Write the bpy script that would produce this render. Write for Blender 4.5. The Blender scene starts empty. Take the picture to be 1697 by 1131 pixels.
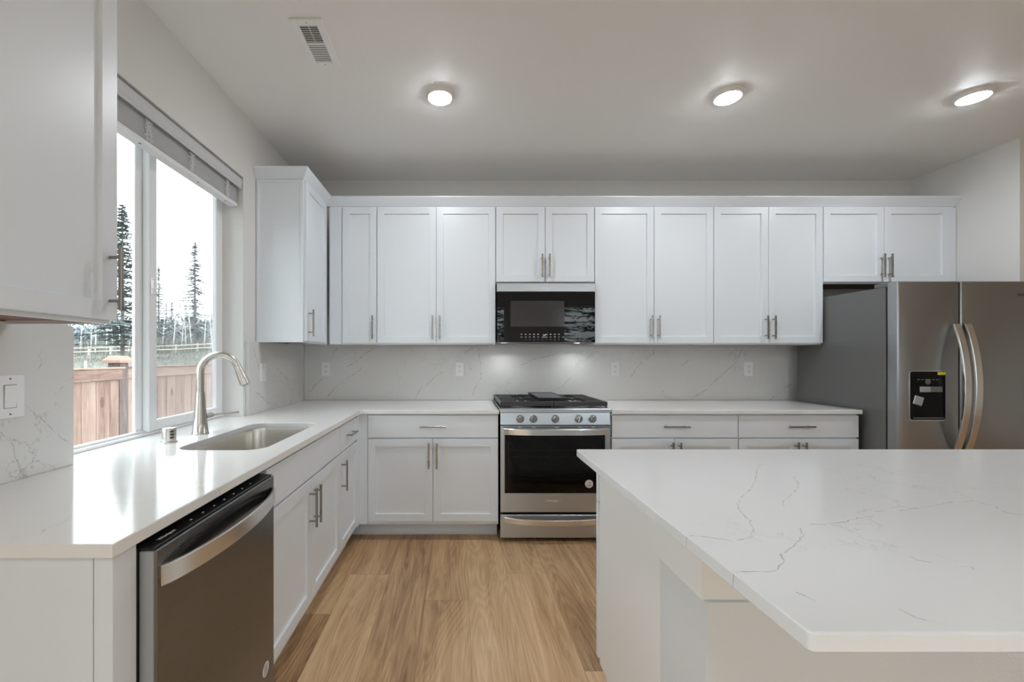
import bpy, bmesh, math, random
from mathutils import Matrix, Vector, noise

C = bpy.context.scene.collection
SC = bpy.context.scene
PI = math.pi

# ------------------------------------------------------------------ camera, sky, exposure
CAM_Z = 1.28            # lens height; room axes: X right, Y into the kitchen, Z up
F = 690.0               # focal length in pixels of the 1697 x 1131 frame
VX, VY = 760.0, 592.0   # where the room's depth lines meet in the frame
cd = bpy.data.cameras.new('camera'); cam = bpy.data.objects.new('camera', cd); C.objects.link(cam)
cam.location = (0, 0, CAM_Z); cam.rotation_euler = (PI/2, 0, 0)
cd.sensor_width = 36.0; cd.lens = F/1697*36.0
cd.shift_x = (848.5-VX)/1697; cd.shift_y = (VY-565.5)/1697
cd.clip_start = 0.02; cd.clip_end = 500
SC.camera = cam

vs = SC.view_settings
vs.view_transform = 'Standard'; vs.look = 'None'; vs.exposure = 0.60; vs.gamma = 1.0
try: vs.use_curve_mapping = False
except Exception: pass
SKY = 3.6              # overcast sky radiance
LAMP_W = 6.3           # watts of light of each ceiling disc
TASK_W = 0.7           # watts of each microwave task light
cy = SC.cycles
cy.max_bounces = 10; cy.diffuse_bounces = 6; cy.glossy_bounces = 5; cy.transmission_bounces = 6
cy.transparent_max_bounces = 12; cy.sample_clamp_indirect = 6.0; cy.caustics_reflective = False; cy.caustics_refractive = False

w = bpy.data.worlds.new('sky'); SC.world = w; w.use_nodes = True
nt = w.node_tree; nt.nodes.clear()
o_ = nt.nodes.new('ShaderNodeOutputWorld'); bg = nt.nodes.new('ShaderNodeBackground')
tc = nt.nodes.new('ShaderNodeTexCoord'); nz = nt.nodes.new('ShaderNodeTexNoise'); rp = nt.nodes.new('ShaderNodeValToRGB')
nz.inputs['Scale'].default_value = 2.2; nz.inputs['Detail'].default_value = 6; nz.inputs['Roughness'].default_value = .55
rp.color_ramp.elements[0].position = .36; rp.color_ramp.elements[0].color = (.235, .265, .285, 1)
rp.color_ramp.elements[1].position = .48; rp.color_ramp.elements[1].color = (.90, .96, 1.0, 1)
nt.links.new(tc.outputs['Generated'], nz.inputs['Vector']); nt.links.new(nz.outputs['Fac'], rp.inputs['Fac'])
nt.links.new(rp.outputs['Color'], bg.inputs['Color']); bg.inputs['Strength'].default_value = SKY
nt.links.new(bg.outputs['Background'], o_.inputs['Surface'])

# ------------------------------------------------------------------ materials
def new_mat(name):
    m = bpy.data.materials.new(name); m.use_nodes = True
    n = m.node_tree; b = n.nodes['Principled BSDF']
    return m, n, b
def N(n, t, **kw):
    x = n.nodes.new(t)
    for k, v in kw.items():
        if k in x.inputs: x.inputs[k].default_value = v
        else: setattr(x, k, v)
    return x
def mat(name, col, rough=.5, metal=0.0, spec=.5, bump=0.0, bscale=200.0, bstretch=None, var=0.0, vscale=3.0, coat=0.0, rvar=0.0):
    m, n, b = new_mat(name); L = n.links.new
    b.inputs['Base Color'].default_value = (*col, 1); b.inputs['Roughness'].default_value = rough
    b.inputs['Metallic'].default_value = metal; b.inputs['Specular IOR Level'].default_value = spec
    b.inputs['Coat Weight'].default_value = coat
    t = N(n, 'ShaderNodeTexCoord'); src = t.outputs['Object']
    if bstretch:
        mp = N(n, 'ShaderNodeMapping'); mp.inputs['Scale'].default_value = bstretch; L(src, mp.inputs['Vector']); sb = mp.outputs['Vector']
    else: sb = src
    if bump:
        z = N(n, 'ShaderNodeTexNoise', Scale=bscale, Detail=3.0); L(sb, z.inputs['Vector'])
        bp = N(n, 'ShaderNodeBump', Strength=bump, Distance=.002); L(z.outputs['Fac'], bp.inputs['Height']); L(bp.outputs['Normal'], b.inputs['Normal'])
    if var or rvar:
        z = N(n, 'ShaderNodeTexNoise', Scale=vscale, Detail=4.0); L(sb, z.inputs['Vector'])
        if var:
            r = N(n, 'ShaderNodeValToRGB'); r.color_ramp.elements[0].position = .3; r.color_ramp.elements[1].position = .7
            r.color_ramp.elements[0].color = (*[max(0, c*(1-var)) for c in col], 1); r.color_ramp.elements[1].color = (*[min(1, c*(1+var)) for c in col], 1)
            L(z.outputs['Fac'], r.inputs['Fac']); L(r.outputs['Color'], b.inputs['Base Color'])
        if rvar:
            mr = N(n, 'ShaderNodeMapRange'); mr.inputs['To Min'].default_value = rough-rvar; mr.inputs['To Max'].default_value = rough+rvar
            L(z.outputs['Fac'], mr.inputs['Value']); L(mr.outputs['Result'], b.inputs['Roughness'])
    return m
def emit(name, col, strength):
    m, n, b = new_mat(name)
    b.inputs['Base Color'].default_value = (1, 1, 1, 1)
    b.inputs['Emission Color'].default_value = (*col, 1); b.inputs['Emission Strength'].default_value = strength
    return m
def clear(name, tint, gloss_rough=.0, refl=1.0, haze=0.0, hazecol=(.6, .6, .6)):
    """window pane: transparent with a Fresnel reflection, optional screen-mesh haze"""
    m, n, b = new_mat(name); L = n.links.new; n.nodes.remove(b)
    out = n.nodes['Material Output']
    tr = N(n, 'ShaderNodeBsdfTransparent'); tr.inputs['Color'].default_value = (*tint, 1)
    gl = N(n, 'ShaderNodeBsdfGlossy', Roughness=gloss_rough)
    fr = N(n, 'ShaderNodeFresnel', IOR=1.45); mu = N(n, 'ShaderNodeMath', operation='MULTIPLY'); mu.inputs[1].default_value = refl
    ge = N(n, 'ShaderNodeNewGeometry'); iv = N(n, 'ShaderNodeMath', operation='SUBTRACT'); iv.inputs[0].default_value = 1.0; L(ge.outputs['Backfacing'], iv.inputs[1])
    m3 = N(n, 'ShaderNodeMath', operation='MULTIPLY'); L(fr.outputs['Fac'], mu.inputs[0]); L(mu.outputs[0], m3.inputs[0]); L(iv.outputs[0], m3.inputs[1])
    mx = N(n, 'ShaderNodeMixShader'); L(m3.outputs[0], mx.inputs['Fac'])
    L(tr.outputs[0], mx.inputs[1]); L(gl.outputs[0], mx.inputs[2]); last = mx.outputs[0]
    if haze:
        df = N(n, 'ShaderNodeBsdfDiffuse'); df.inputs['Color'].default_value = (*hazecol, 1)
        m2 = N(n, 'ShaderNodeMixShader'); m2.inputs['Fac'].default_value = haze
        L(last, m2.inputs[1]); L(df.outputs[0], m2.inputs[2]); last = m2.outputs[0]
    L(last, out.inputs['Surface'])
    return m
def quartz(name, base, vein, rough, seed, k=1.0):
    m, n, b = new_mat(name); L = n.links.new
    t = N(n, 'ShaderNodeTexCoord'); mp = N(n, 'ShaderNodeMapping'); mp.inputs['Location'].default_value = (seed*3.1, seed*1.7, seed*.9)
    L(t.outputs['Object'], mp.inputs['Vector'])
    nz = N(n, 'ShaderNodeTexNoise', Scale=3.0, Detail=7.0, Roughness=.65); L(mp.outputs[0], nz.inputs['Vector'])
    mx = N(n, 'ShaderNodeVectorMath', operation='MULTIPLY_ADD'); mx.inputs[1].default_value = (.7, .7, .7)
    L(nz.outputs['Color'], mx.inputs[0]); L(mp.outputs[0], mx.inputs[2])
    def layer(scale, width, msc, lo, hi, amt):
        v = N(n, 'ShaderNodeTexVoronoi', Scale=scale); v.feature = 'DISTANCE_TO_EDGE'; L(mx.outputs[0], v.inputs['Vector'])
        r = N(n, 'ShaderNodeMapRange'); r.inputs['From Min'].default_value = 0; r.inputs['From Max'].default_value = width
        r.inputs['To Min'].default_value = 1; r.inputs['To Max'].default_value = 0; L(v.outputs['Distance'], r.inputs['Value'])
        k = N(n, 'ShaderNodeTexNoise', Scale=msc, Detail=4.0); L(mp.outputs[0], k.inputs['Vector'])
        q = N(n, 'ShaderNodeMapRange'); q.inputs['From Min'].default_value = lo; q.inputs['From Max'].default_value = hi
        q.inputs['To Max'].default_value = amt; L(k.outputs['Fac'], q.inputs['Value'])
        p = N(n, 'ShaderNodeMath', operation='MULTIPLY'); L(r.outputs[0], p.inputs[0]); L(q.outputs[0], p.inputs[1])
        return p.outputs[0]
    a = layer(1.5, .006*k, 2.3, .50-.04*(k-1), .68-.04*(k-1), .55*k); c2 = layer(4.0, .012*k, 3.1, .56-.06*(k-1), .72-.06*(k-1), .35*k)
    s = N(n, 'ShaderNodeMath', operation='MAXIMUM'); L(a, s.inputs[0]); L(c2, s.inputs[1])
    cm = N(n, 'ShaderNodeMix', data_type='RGBA'); cm.inputs[6].default_value = (*base, 1); cm.inputs[7].default_value = (*vein, 1)
    L(s.outputs[0], cm.inputs[0]); L(cm.outputs[2], b.inputs['Base Color'])
    b.inputs['Roughness'].default_value = rough; b.inputs['Specular IOR Level'].default_value = .5
    return m
def steel(name, col, rough, stretch=(1, 1, 60), bump=.05, rvar=.05, aniso=0.0):
    m = mat(name, col, rough, 1.0, .5, bump*.3, 18.0, stretch, 0.0, 14.0, 0.0, rvar*.35)
    return m
def tone_wood(name, dark, mid, light, rough, stretch, scale, ring=.5, knots=0.0):
    """grain over UV metres, each plank offset in UV and toned by its own attribute"""
    m, n, b = new_mat(name); L = n.links.new
    uv = N(n, 'ShaderNodeUVMap', uv_map='UVMap'); mp = N(n, 'ShaderNodeMapping'); mp.inputs['Scale'].default_value = stretch
    L(uv.outputs[0], mp.inputs['Vector'])
    z1 = N(n, 'ShaderNodeTexNoise', Scale=scale, Detail=9.0, Roughness=.66, Distortion=.9); L(mp.outputs[0], z1.inputs['Vector'])
    mp2 = N(n, 'ShaderNodeMapping'); mp2.inputs['Scale'].default_value = (stretch[0]*.35, stretch[1]*.3, 1); L(uv.outputs[0], mp2.inputs['Vector'])
    z2 = N(n, 'ShaderNodeTexNoise', Scale=scale, Detail=2.0, Distortion=.4); L(mp2.outputs[0], z2.inputs['Vector'])
    # cathedral rings: contour lines of a slow, stretched noise
    k = N(n, 'ShaderNodeMath', operation='MULTIPLY'); k.inputs[1].default_value = 26.0; L(z2.outputs['Fac'], k.inputs[0])
    fr = N(n, 'ShaderNodeMath', operation='FRACT'); L(k.outputs[0], fr.inputs[0])
    pp = N(n, 'ShaderNodeMath', operation='PINGPONG'); pp.inputs[1].default_value = .5; L(k.outputs[0], pp.inputs[0])
    mp3 = N(n, 'ShaderNodeMapping'); mp3.inputs['Scale'].default_value = (stretch[0]*3, stretch[1]*9, 1); L(uv.outputs[0], mp3.inputs['Vector'])
    z3 = N(n, 'ShaderNodeTexNoise', Scale=scale, Detail=4.0); L(mp3.outputs[0], z3.inputs['Vector'])
    at = N(n, 'ShaderNodeAttribute', attribute_name='tone')
    def wsum(x, wx, y, wy):
        a = N(n, 'ShaderNodeMath', operation='MULTIPLY'); a.inputs[1].default_value = wx; L(x, a.inputs[0])
        c = N(n, 'ShaderNodeMath', operation='MULTIPLY_ADD'); c.inputs[1].default_value = wy; L(y, c.inputs[0]); L(a.outputs[0], c.inputs[2])
        return c.outputs[0]
    s = wsum(z1.outputs['Fac'], .55, z2.outputs['Fac'], .45)
    s = wsum(s, 1.0, pp.outputs[0], .16*ring)
    s = wsum(s, 1.0, z3.outputs['Fac'], .22)
    s = wsum(s, 1.0, at.outputs['Fac'], .30)
    sb = N(n, 'ShaderNodeMath', operation='SUBTRACT'); sb.inputs[1].default_value = .34; L(s, sb.inputs[0])
    r = N(n, 'ShaderNodeValToRGB'); e = r.color_ramp.elements
    e[0].position = .24; e[0].color = (*dark, 1); e[1].position = .66; e[1].color = (*light, 1)
    q = e.new(.45); q.color = (*mid, 1)
    if knots:
        m4 = N(n, 'ShaderNodeMapping'); m4.inputs['Scale'].default_value = (3.2, 7.0, 1); L(uv.outputs[0], m4.inputs['Vector'])
        vo = N(n, 'ShaderNodeTexVoronoi', Scale=1.0); L(m4.outputs[0], vo.inputs['Vector'])
        kr = N(n, 'ShaderNodeMapRange'); kr.inputs['From Min'].default_value = .05; kr.inputs['From Max'].default_value = .17; kr.inputs['To Min'].default_value = knots; kr.inputs['To Max'].default_value = 0
        L(vo.outputs['Distance'], kr.inputs['Value']); s2 = N(n, 'ShaderNodeMath', operation='SUBTRACT'); L(sb.outputs[0], s2.inputs[0]); L(kr.outputs[0], s2.inputs[1]); sb = s2
    L(sb.outputs[0], r.inputs['Fac']); L(r.outputs['Color'], b.inputs['Base Color'])
    b.inputs['Roughness'].default_value = rough
    bp = N(n, 'ShaderNodeBump', Strength=.12, Distance=.001); L(z3.outputs['Fac'], bp.inputs['Height']); L(bp.outputs['Normal'], b.inputs['Normal'])
    return m

M = {}
M['cab'] = mat('white_cabinet_paint', (.765, .81, .865), .34, bump=.02, bscale=60)
M['wall'] = mat('wall_paint', (.735, .725, .71), .75, bump=.12, bscale=240, spec=.3)
M['knee'] = mat('wall_paint_grey_lit', (.72, .73, .745), .75, bump=.2, bscale=160, spec=.3)  # same paint as the walls; its cooler, greyer light is put into the colour
M['ceil'] = mat('ceiling_paint', (.85, .845, .835), .45, bump=.25, bscale=130, spec=.35)
M['white'] = mat('white_trim_paint', (.84, .84, .84), .4, bump=.02, bscale=80)
M['vinyl'] = mat('white_vinyl', (.85, .86, .88), .3, bump=.01, bscale=90)
M['plastic'] = mat('white_plastic', (.85, .85, .86), .3, bump=.01, bscale=150)
M['slot'] = mat('dark_slot', (.02, .02, .02), .6, bump=.02)
M['quartz'] = quartz('white_quartz_counter', (.83, .825, .815), (.42, .39, .37), .10, 1)
M['quartz_island'] = quartz('white_quartz_island', (.80, .81, .825), (.45, .43, .43), .16, 5)
M['splash'] = quartz('grey_veined_splash', (.72, .715, .705), (.40, .38, .36), .16, 2, 1.35)
M['vein'] = mat('quartz_vein', (.55, .535, .525), .2, var=.18, vscale=30)
M['vein_splash'] = mat('splash_vein', (.33, .31, .29), .2, var=.25, vscale=30)
M['underside'] = mat('brown_cabinet_underside', (.14, .04, .012), .45, var=.3, vscale=9, bstretch=(1, 12, 1))
M['handle'] = steel('brushed_nickel', (.34, .315, .285), .27, (1, 1, 1), .02)
M['steel'] = steel('stainless_front', (.555, .59, .635), .33, (1, 60, 60), .02)
M['steel_dark'] = steel('dark_stainless', (.225, .225, .232), .28, (60, 1, 60), .02)
M['steel_fridge'] = steel('fridge_stainless', (.39, .40, .415), .30, (60, 60, 1), .02)
M['steel_bright'] = steel('bright_handle_steel', (.80, .79, .77), .24, (1, 1, 40), .02)
M['knob_steel'] = steel('knob_steel', (.42, .42, .43), .2, (1, 1, 1), .01)
M['sink'] = steel('sink_steel', (.72, .69, .65), .24, (40, 1, 1), .03)
M['nickel'] = steel('faucet_nickel', (.62, .60, .57), .26, (1, 1, 50), .02)
M['grey_side'] = mat('grey_appliance_side', (.17, .17, .17), .42, .3, bump=.03, bscale=300)
M['grey_light'] = mat('galvanised_side', (.45, .47, .50), .38, .5, bump=.03, bscale=120)
M['black'] = mat('black_enamel', (.012, .012, .013), .25, bump=.01)
M['iron'] = mat('cast_iron', (.04, .04, .043), .42, bump=.3, bscale=500)
M['griddle'] = mat('griddle_plate', (.10, .105, .115), .38, .4, bump=.1, bscale=400)
M['glass_black'] = mat('black_glass', (.004, .004, .005), .015, bump=.0, spec=.38, var=.1)
M['dispenser_black'] = mat('dispenser_black', (.004, .004, .005), .22, bump=.0, spec=.15, var=.1)
M['screen_grey'] = mat('microwave_window', (.035, .032, .036), .12, spec=.5, var=.08, vscale=2)
M['oven_glass'] = clear('oven_glass', (.45, .45, .45), .02, 1.0)
M['print'] = mat('printed_white', (.72, .72, .72), .5, var=.02)
M['print_dark'] = mat('printed_dark', (.05, .05, .055), .4, var=.02)
M['cavity'] = mat('oven_cavity', (.22, .22, .225), .4, var=.2, vscale=20)
M['wire'] = steel('rack_wire', (.6, .6, .6), .3, (1, 1, 1), .01)
M['yellow'] = mat('yellow_sticker', (.75, .62, .06), .4, var=.05)
M['glass'] = clear('window_glass', (.96, .98, .97), .0, 1.0)
M['mesh'] = clear('insect_screen', (1, 1, 1), .3, 0.0, .24, (.50, .50, .54))
M['blind'] = mat('blind_vinyl', (.60, .61, .62), .5, bump=.02)
M['lens'] = emit('lamp_lens', (.93, .97, 1.0), LAMP_W/(PI*PI*.0655**2))
M['tasklens'] = emit('task_lens', (.95, .98, 1.0), TASK_W/(PI*.05*.03))
M['display'] = emit('clock_display', (.6, .8, .9), .25)
M['floor'] = tone_wood('oak_planks', (.22, .115, .055), (.54, .34, .18), (.77, .54, .32), .38, (1.0, 11.0, 1), 1.6, 1.0)
M['gap'] = mat('plank_gap', (.12, .075, .04), .8, var=.1)
M['cedar'] = tone_wood('cedar_boards', (.16, .09, .072), (.325, .22, .178), (.41, .305, .252), .8, (1.0, 9.0, 1), 2.2, .5, .5)
M['cedar_post'] = mat('weathered_post', (.15, .115, .11), .85, var=.25, vscale=6, bstretch=(8, 8, 1))
M['cedar_cap'] = mat('post_cap', (.36, .23, .185), .8, var=.12, vscale=8)
M['palewood'] = mat('pale_rail_wood', (.62, .55, .46), .8, var=.1)
M['field'] = mat('rough_field', (.145, .15, .125), .95, var=.45, vscale=1.6, bump=.3, bscale=6)
M['needle'] = mat('conifer_needles', (.15, .185, .175), .9, var=.3, vscale=1.5)
M['needle_far'] = mat('haze_tinted_needles', (.185, .225, .25), .9, var=.2, vscale=.7)  # distance haze is mixed into this paler, bluer needle colour
M['bark'] = mat('conifer_bark', (.26, .24, .23), .9, var=.2)
M['brush'] = mat('bare_brush', (.25, .25, .225), .9, var=.4, vscale=2)
M['birch'] = mat('pale_bark', (.70, .70, .68), .8, var=.15, vscale=5)

# ------------------------------------------------------------------ mesh builder
ID = Matrix.Identity(4)
def frame(o, u, v, w_):
    m = Matrix.Identity(4)
    for i in range(3):
        m[i][0] = u[i]; m[i][1] = v[i]; m[i][2] = w_[i]; m[i][3] = o[i]
    return m
def FB(y): return frame((0, y, 0), (1, 0, 0), (0, 0, 1), (0, -1, 0))   # faces the camera: u = X, v = Z, w toward camera
def FL(x): return frame((x, 0, 0), (0, 1, 0), (0, 0, 1), (1, 0, 0))    # faces +X: u = Y, v = Z
def FA(y): return frame((0, y, 0), (-1, 0, 0), (0, 0, 1), (0, 1, 0))   # faces away: u = -X
def FT(z): return frame((0, 0, z), (1, 0, 0), (0, 1, 0), (0, 0, 1))    # lies flat

ORIG = {}
class MB:
    def __init__(s, m=ID): s.bm = bmesh.new(); s.M = m; s.mi = 0; s.uv = None; s.tone = None
    def _done(s, vs, fs=None):
        for v in vs: v.co = s.M @ v.co
        if fs is not None:
            for f in fs: f.material_index = s.mi
    def _faces(s, vs):
        q = set()
        for v in vs: q.update(v.link_faces)
        return q
    def box(s, x0, x1, y0, y1, z0, z1, bev=0.0, seg=1, rot=None):
        r = bmesh.ops.create_cube(s.bm, size=1.0); vs = r['verts']
        for v in vs: v.co = Vector(((v.co.x)*(x1-x0), (v.co.y)*(y1-y0), (v.co.z)*(z1-z0)))
        if bev:
            es = list({e for v in vs for e in v.link_edges})
            rr = bmesh.ops.bevel(s.bm, geom=es, offset=bev, segments=seg, affect='EDGES', profile=.5)
            vs = list({v for v in rr['verts']} | {v for v in vs if v.is_valid})
        c = Vector(((x0+x1)/2, (y0+y1)/2, (z0+z1)/2))
        for v in vs: v.co = (rot @ v.co if rot else v.co) + c
        fs = s._faces(vs); s._done(vs, fs); return s
    def loft(s, rings, cap0=True, cap1=True, closed=True):
        """rings: lists of points with equal counts"""
        R = [[s.bm.verts.new(p) for p in r] for r in rings]; fs = []
        n = len(R[0])
        for a, b in zip(R[:-1], R[1:]):
            for i in range(n if closed else n-1):
                j = (i+1) % n
                try: fs.append(s.bm.faces.new((a[i], a[j], b[j], b[i])))
                except ValueError: pass
        if cap0: fs.append(s.bm.faces.new(list(reversed(R[0]))))
        if cap1: fs.append(s.bm.faces.new(R[-1]))
        s._done([v for r in R for v in r], fs); return s
    def lathe(s, c, prof, seg=24, axis='z', cap0=True, cap1=True):
        """prof: list of (radius, height along axis)"""
        c = Vector(c); rings = []
        for r, h in prof:
            ring = []
            for i in range(seg):
                a = 2*PI*i/seg; p, q = r*math.cos(a), r*math.sin(a)
                ring.append(c + (Vector((p, q, h)) if axis == 'z' else Vector((p, h, q)) if axis == 'y' else Vector((h, p, q))))
            rings.append(ring)
        return s.loft(rings, cap0, cap1)
    def tube(s, pts, rad, seg=10, flat=None):
        """sweep a circle (or, with flat = (up, half_w, half_t), a rectangle) along pts"""
        P = [Vector(p) for p in pts]; n = len(P)
        if not hasattr(rad, '__len__'): rad = [rad]*n
        T = [((P[min(i+1, n-1)]-P[max(i-1, 0)]).normalized()) for i in range(n)]
        rings = []
        up = Vector(flat[0]) if flat else (Vector((0, 0, 1)) if abs(T[0].z) < .9 else Vector((1, 0, 0)))
        a = (up - T[0]*up.dot(T[0])).normalized()
        for i in range(n):
            if flat: a = up
            else: a = (a - T[i]*a.dot(T[i])).normalized()
            b = T[i].cross(a).normalized()
            if flat:
                hw, ht = flat[1], flat[2]; k = min(hw, ht)*.35
                cs = [(hw-k, ht), (hw, ht-k), (hw, -ht+k), (hw-k, -ht), (-hw+k, -ht), (-hw, -ht+k), (-hw, ht-k), (-hw+k, ht)]
                rings.append([P[i]+a*x+b*y for x, y in cs])
            else:
                rings.append([P[i]+(a*math.cos(2*PI*k/seg)+b*math.sin(2*PI*k/seg))*rad[i] for k in range(seg)])
        return s.loft(rings)
    def rects(s, u0, u1, v0, v1, prof):
        """concentric rectangles; prof: list of (inset, w); first ring capped at the back, last at the front"""
        rings = [[(u0+i, v0+i, w_), (u1-i, v0+i, w_), (u1-i, v1-i, w_), (u0+i, v1-i, w_)] for i, w_ in prof]
        return s.loft(rings)
    def quad(s, pts):
        vs = [s.bm.verts.new(p) for p in pts]; f = s.bm.faces.new(vs); s._done(vs, [f]); return f
    def slab(s, outer, holes, z0, z1, bev=.002):
        """flat polygon with holes, eased upper and lower edges; outer counter-clockwise, holes clockwise"""
        def inset(loop, d):
            n = len(loop); out = []
            for i in range(n):
                p0, p1, p2 = Vector(loop[i-1]), Vector(loop[i]), Vector(loop[(i+1) % n])
                e1 = (p1-p0).normalized(); e2 = (p2-p1).normalized()
                n1 = Vector((-e1.y, e1.x)); n2 = Vector((-e2.y, e2.x))
                b = (n1+n2); b = b/max(b.length_squared, 1e-9)*2
                out.append(p1+b*d)
            return out
        allv = []; allf = []
        tops = []; bots = []
        for lp in [outer]+holes:
            ins = inset(lp, bev)
            rr = [[(p.x, p.y, z1) for p in ins], [(p[0], p[1], z1-bev) for p in lp], [(p[0], p[1], z0+bev) for p in lp], [(p.x, p.y, z0) for p in ins]]
            R = [[s.bm.verts.new(q) for q in r] for r in rr]; n = len(lp)
            for a, b in zip(R[:-1], R[1:]):
                for i in range(n):
                    j = (i+1) % n; allf.append(s.bm.faces.new((a[j], a[i], b[i], b[j])))
            for r in R: allv += r
            tops.append(R[0]); bots.append(R[3])
        for group in (tops, bots):
            es = []
            for r in group:
                for i in range(len(r)):
                    e = s.bm.edges.get((r[i], r[(i+1) % len(r)])); es.append(e)
            g = bmesh.ops.triangle_fill(s.bm, edges=es, use_beauty=True)
            allf += [f for f in g['geom'] if isinstance(f, bmesh.types.BMFace)]
        s._done(allv, allf); return s
    def ribbon(s, pts, wid, lift, seed=0, jit=.006):
        """thin flat vein in the local u,v plane at height lift"""
        rnd = random.Random(seed); P = []
        for a, b in zip(pts[:-1], pts[1:]):
            a, b = Vector(a), Vector(b); k = max(1, int((b-a).length/.012))
            for i in range(k): P.append(a.lerp(b, i/k))
        P.append(Vector(pts[-1])); n = len(P)
        if n < 2: return s
        P = [p+Vector((rnd.uniform(-jit, jit), rnd.uniform(-jit, jit)))*(.55 if 0 < i < n-1 else 0) for i, p in enumerate(P)]
        on = True
        for i in range(n-1):
            if rnd.random() < .14: on = not on
            if not on and rnd.random() < .55: on = True
            if not on: continue
            d = (P[i+1]-P[i]);
            if d.length < 1e-6: continue
            nn = Vector((-d.y, d.x)).normalized(); w0 = wid*rnd.choice((.4, .6, .8, 1.0, 1.5))*.5; w1 = w0*rnd.uniform(.5, 1.2)
            q = [P[i]+nn*w0, P[i]-nn*w0, P[i+1]-nn*w1, P[i+1]+nn*w1]
            s.quad([(x.x, x.y, lift) for x in reversed(q)])
        return s
    def build(s, name, mats, parent=None, loc=None, smooth=35, fixn=True):
        if not isinstance(mats, (list, tuple)): mats = [mats]
        me = bpy.data.meshes.new(name)
        if fixn: bmesh.ops.recalc_face_normals(s.bm, faces=s.bm.faces[:])
        s.bm.to_mesh(me); s.bm.free()
        o = bpy.data.objects.new(name, me); C.objects.link(o)
        for m in mats: me.materials.append(m)
        if parent is not None:
            org = ORIG[parent.name]; o.parent = parent
        else:
            if loc is None:
                xs = [v.co for v in me.vertices]
                loc = ((min(p.x for p in xs)+max(p.x for p in xs))/2, (min(p.y for p in xs)+max(p.y for p in xs))/2, min(p.z for p in xs))
            org = Vector(loc); o.location = org
        ORIG[o.name] = Vector(org)
        me.transform(Matrix.Translation(-Vector(org)))
        if smooth:
            me.shade_smooth(); me.set_sharp_from_angle(angle=math.radians(smooth))
        return o

def tag(o, label=None, cat=None, group=None, kind=None):
    if label: o['label'] = label
    if cat: o['category'] = cat
    if group: o['group'] = group
    if kind: o['kind'] = kind
    return o
def thing(name, label, cat, loc, group=None):
    o = bpy.data.objects.new(name, None); C.objects.link(o); o.location = loc; o.empty_display_size = .05
    ORIG[o.name] = Vector(loc)
    return tag(o, label, cat, group)
def struct(name, label=None, loc=(0, 0, 0)):
    o = bpy.data.objects.new(name, None); C.objects.link(o); o.location = loc; ORIG[o.name] = Vector(loc)
    return tag(o, label, None, None, 'structure')
def text(string, size, m, material, name, parent, label=None, depth=.0003, shear=0.0):
    cu = bpy.data.curves.new(name, 'FONT'); cu.body = string; cu.size = size; cu.align_x = 'CENTER'; cu.align_y = 'CENTER'; cu.extrude = depth; cu.shear = shear
    t = bpy.data.objects.new(name+'_tmp', cu); C.objects.link(t)
    dg = bpy.context.evaluated_depsgraph_get(); me = bpy.data.meshes.new_from_object(t.evaluated_get(dg))
    bpy.data.objects.remove(t); bpy.data.curves.remove(cu)
    me.name = name; me.materials.clear(); me.materials.append(material); me.transform(m); me.transform(Matrix.Translation(-ORIG[parent.name]))
    o = bpy.data.objects.new(name, me); C.objects.link(o); o.parent = parent; ORIG[o.name] = ORIG[parent.name]
    if label: o['label'] = label
    return o
def at(m, u, v, w_=0.0): return m @ Matrix.Translation((u, v, w_))
def px(x, y, Y): return ((x-VX)*Y/F, CAM_Z-(y-VY)*Y/F)     # a frame pixel at depth Y -> X, Z

# ------------------------------------------------------------------ room shell
WL, WB, WR, CZ = -1.33, 3.55, 3.848, 2.787
RX, RY = 7.0, -2.7          # far right wall and the wall behind the camera
WY0, WY1, WZ0, WZ1 = 1.418, 2.57, .884, 2.39   # kitchen window opening
T = .15
# floor: planks 0.23 wide running into the room
b = MB(); rnd = random.Random(4)
b.mi = 1; b.quad([(WL-T, RY-T, -.004), (RX+T, RY-T, -.004), (RX+T, WB+T, -.004), (WL-T, WB+T, -.004)]); b.mi = 0
uvl = b.bm.loops.layers.uv.new('UVMap'); tl = b.bm.loops.layers.float_color.new('tone')
known = {-1: 2.19, 1: 2.46, -3: 2.45, -4: 2.07, 2: 1.695, 0: 3.05, -2: 3.0}
for k in range(-7, 38):
    x0 = .054+.23*k
    if x0 > RX+.1: break
    y = known.get(k, rnd.uniform(0, 1.5)); 
    while y > RY-T: y -= 1.5
    while y < WB+T:
        f = b.quad([(x0+.0005, y+.0005, 0), (x0+.2295, y+.0005, 0), (x0+.2295, y+1.4995, 0), (x0+.0005, y+1.4995, 0)])
        ou, ov, tn = rnd.uniform(0, 60), rnd.uniform(0, 60), rnd.uniform(.25, .85)
        for l in f.loops:
            l[uvl].uv = (l.vert.co.y+ou, l.vert.co.x+ov); l[tl] = (tn, tn, tn, 1)
        y += 1.5
fl = b.build('floor', [M['floor'], M['gap']], loc=(0, 0, 0), smooth=0, fixn=False); tag(fl, 'light oak plank floor running towards the range', kind='structure')
MB().box(WL-T, RX+T, RY-T, WB+T, CZ, CZ+.12).build('ceiling', M['ceil'], loc=(0, 0, CZ), smooth=0)
tag(bpy.data.objects['ceiling'], 'pale grey ceiling with recessed lights', kind='structure')
b = MB()
b.box(WL-T, WL, RY-T, -2.35, 0, CZ); b.box(WL-T, WL, -.45, WY0, 0, CZ); b.box(WL-T, WL, -2.35, -.45, 2.42, CZ); b.box(WL-T, WL, -2.35, -.45, 0, .3); b.box(WL-T, WL, WY1, WB+T, 0, CZ); b.box(WL-T, WL, WY0, WY1, 0, WZ0); b.box(WL-T, WL, WY0, WY1, WZ1, CZ)
tag(b.build('wall_left', M['wall'], smooth=0), kind='structure')
tag(MB().box(WL, WR+T, WB, WB+T, 0, CZ).build('wall_back', M['wall'], smooth=0), kind='structure')
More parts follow.
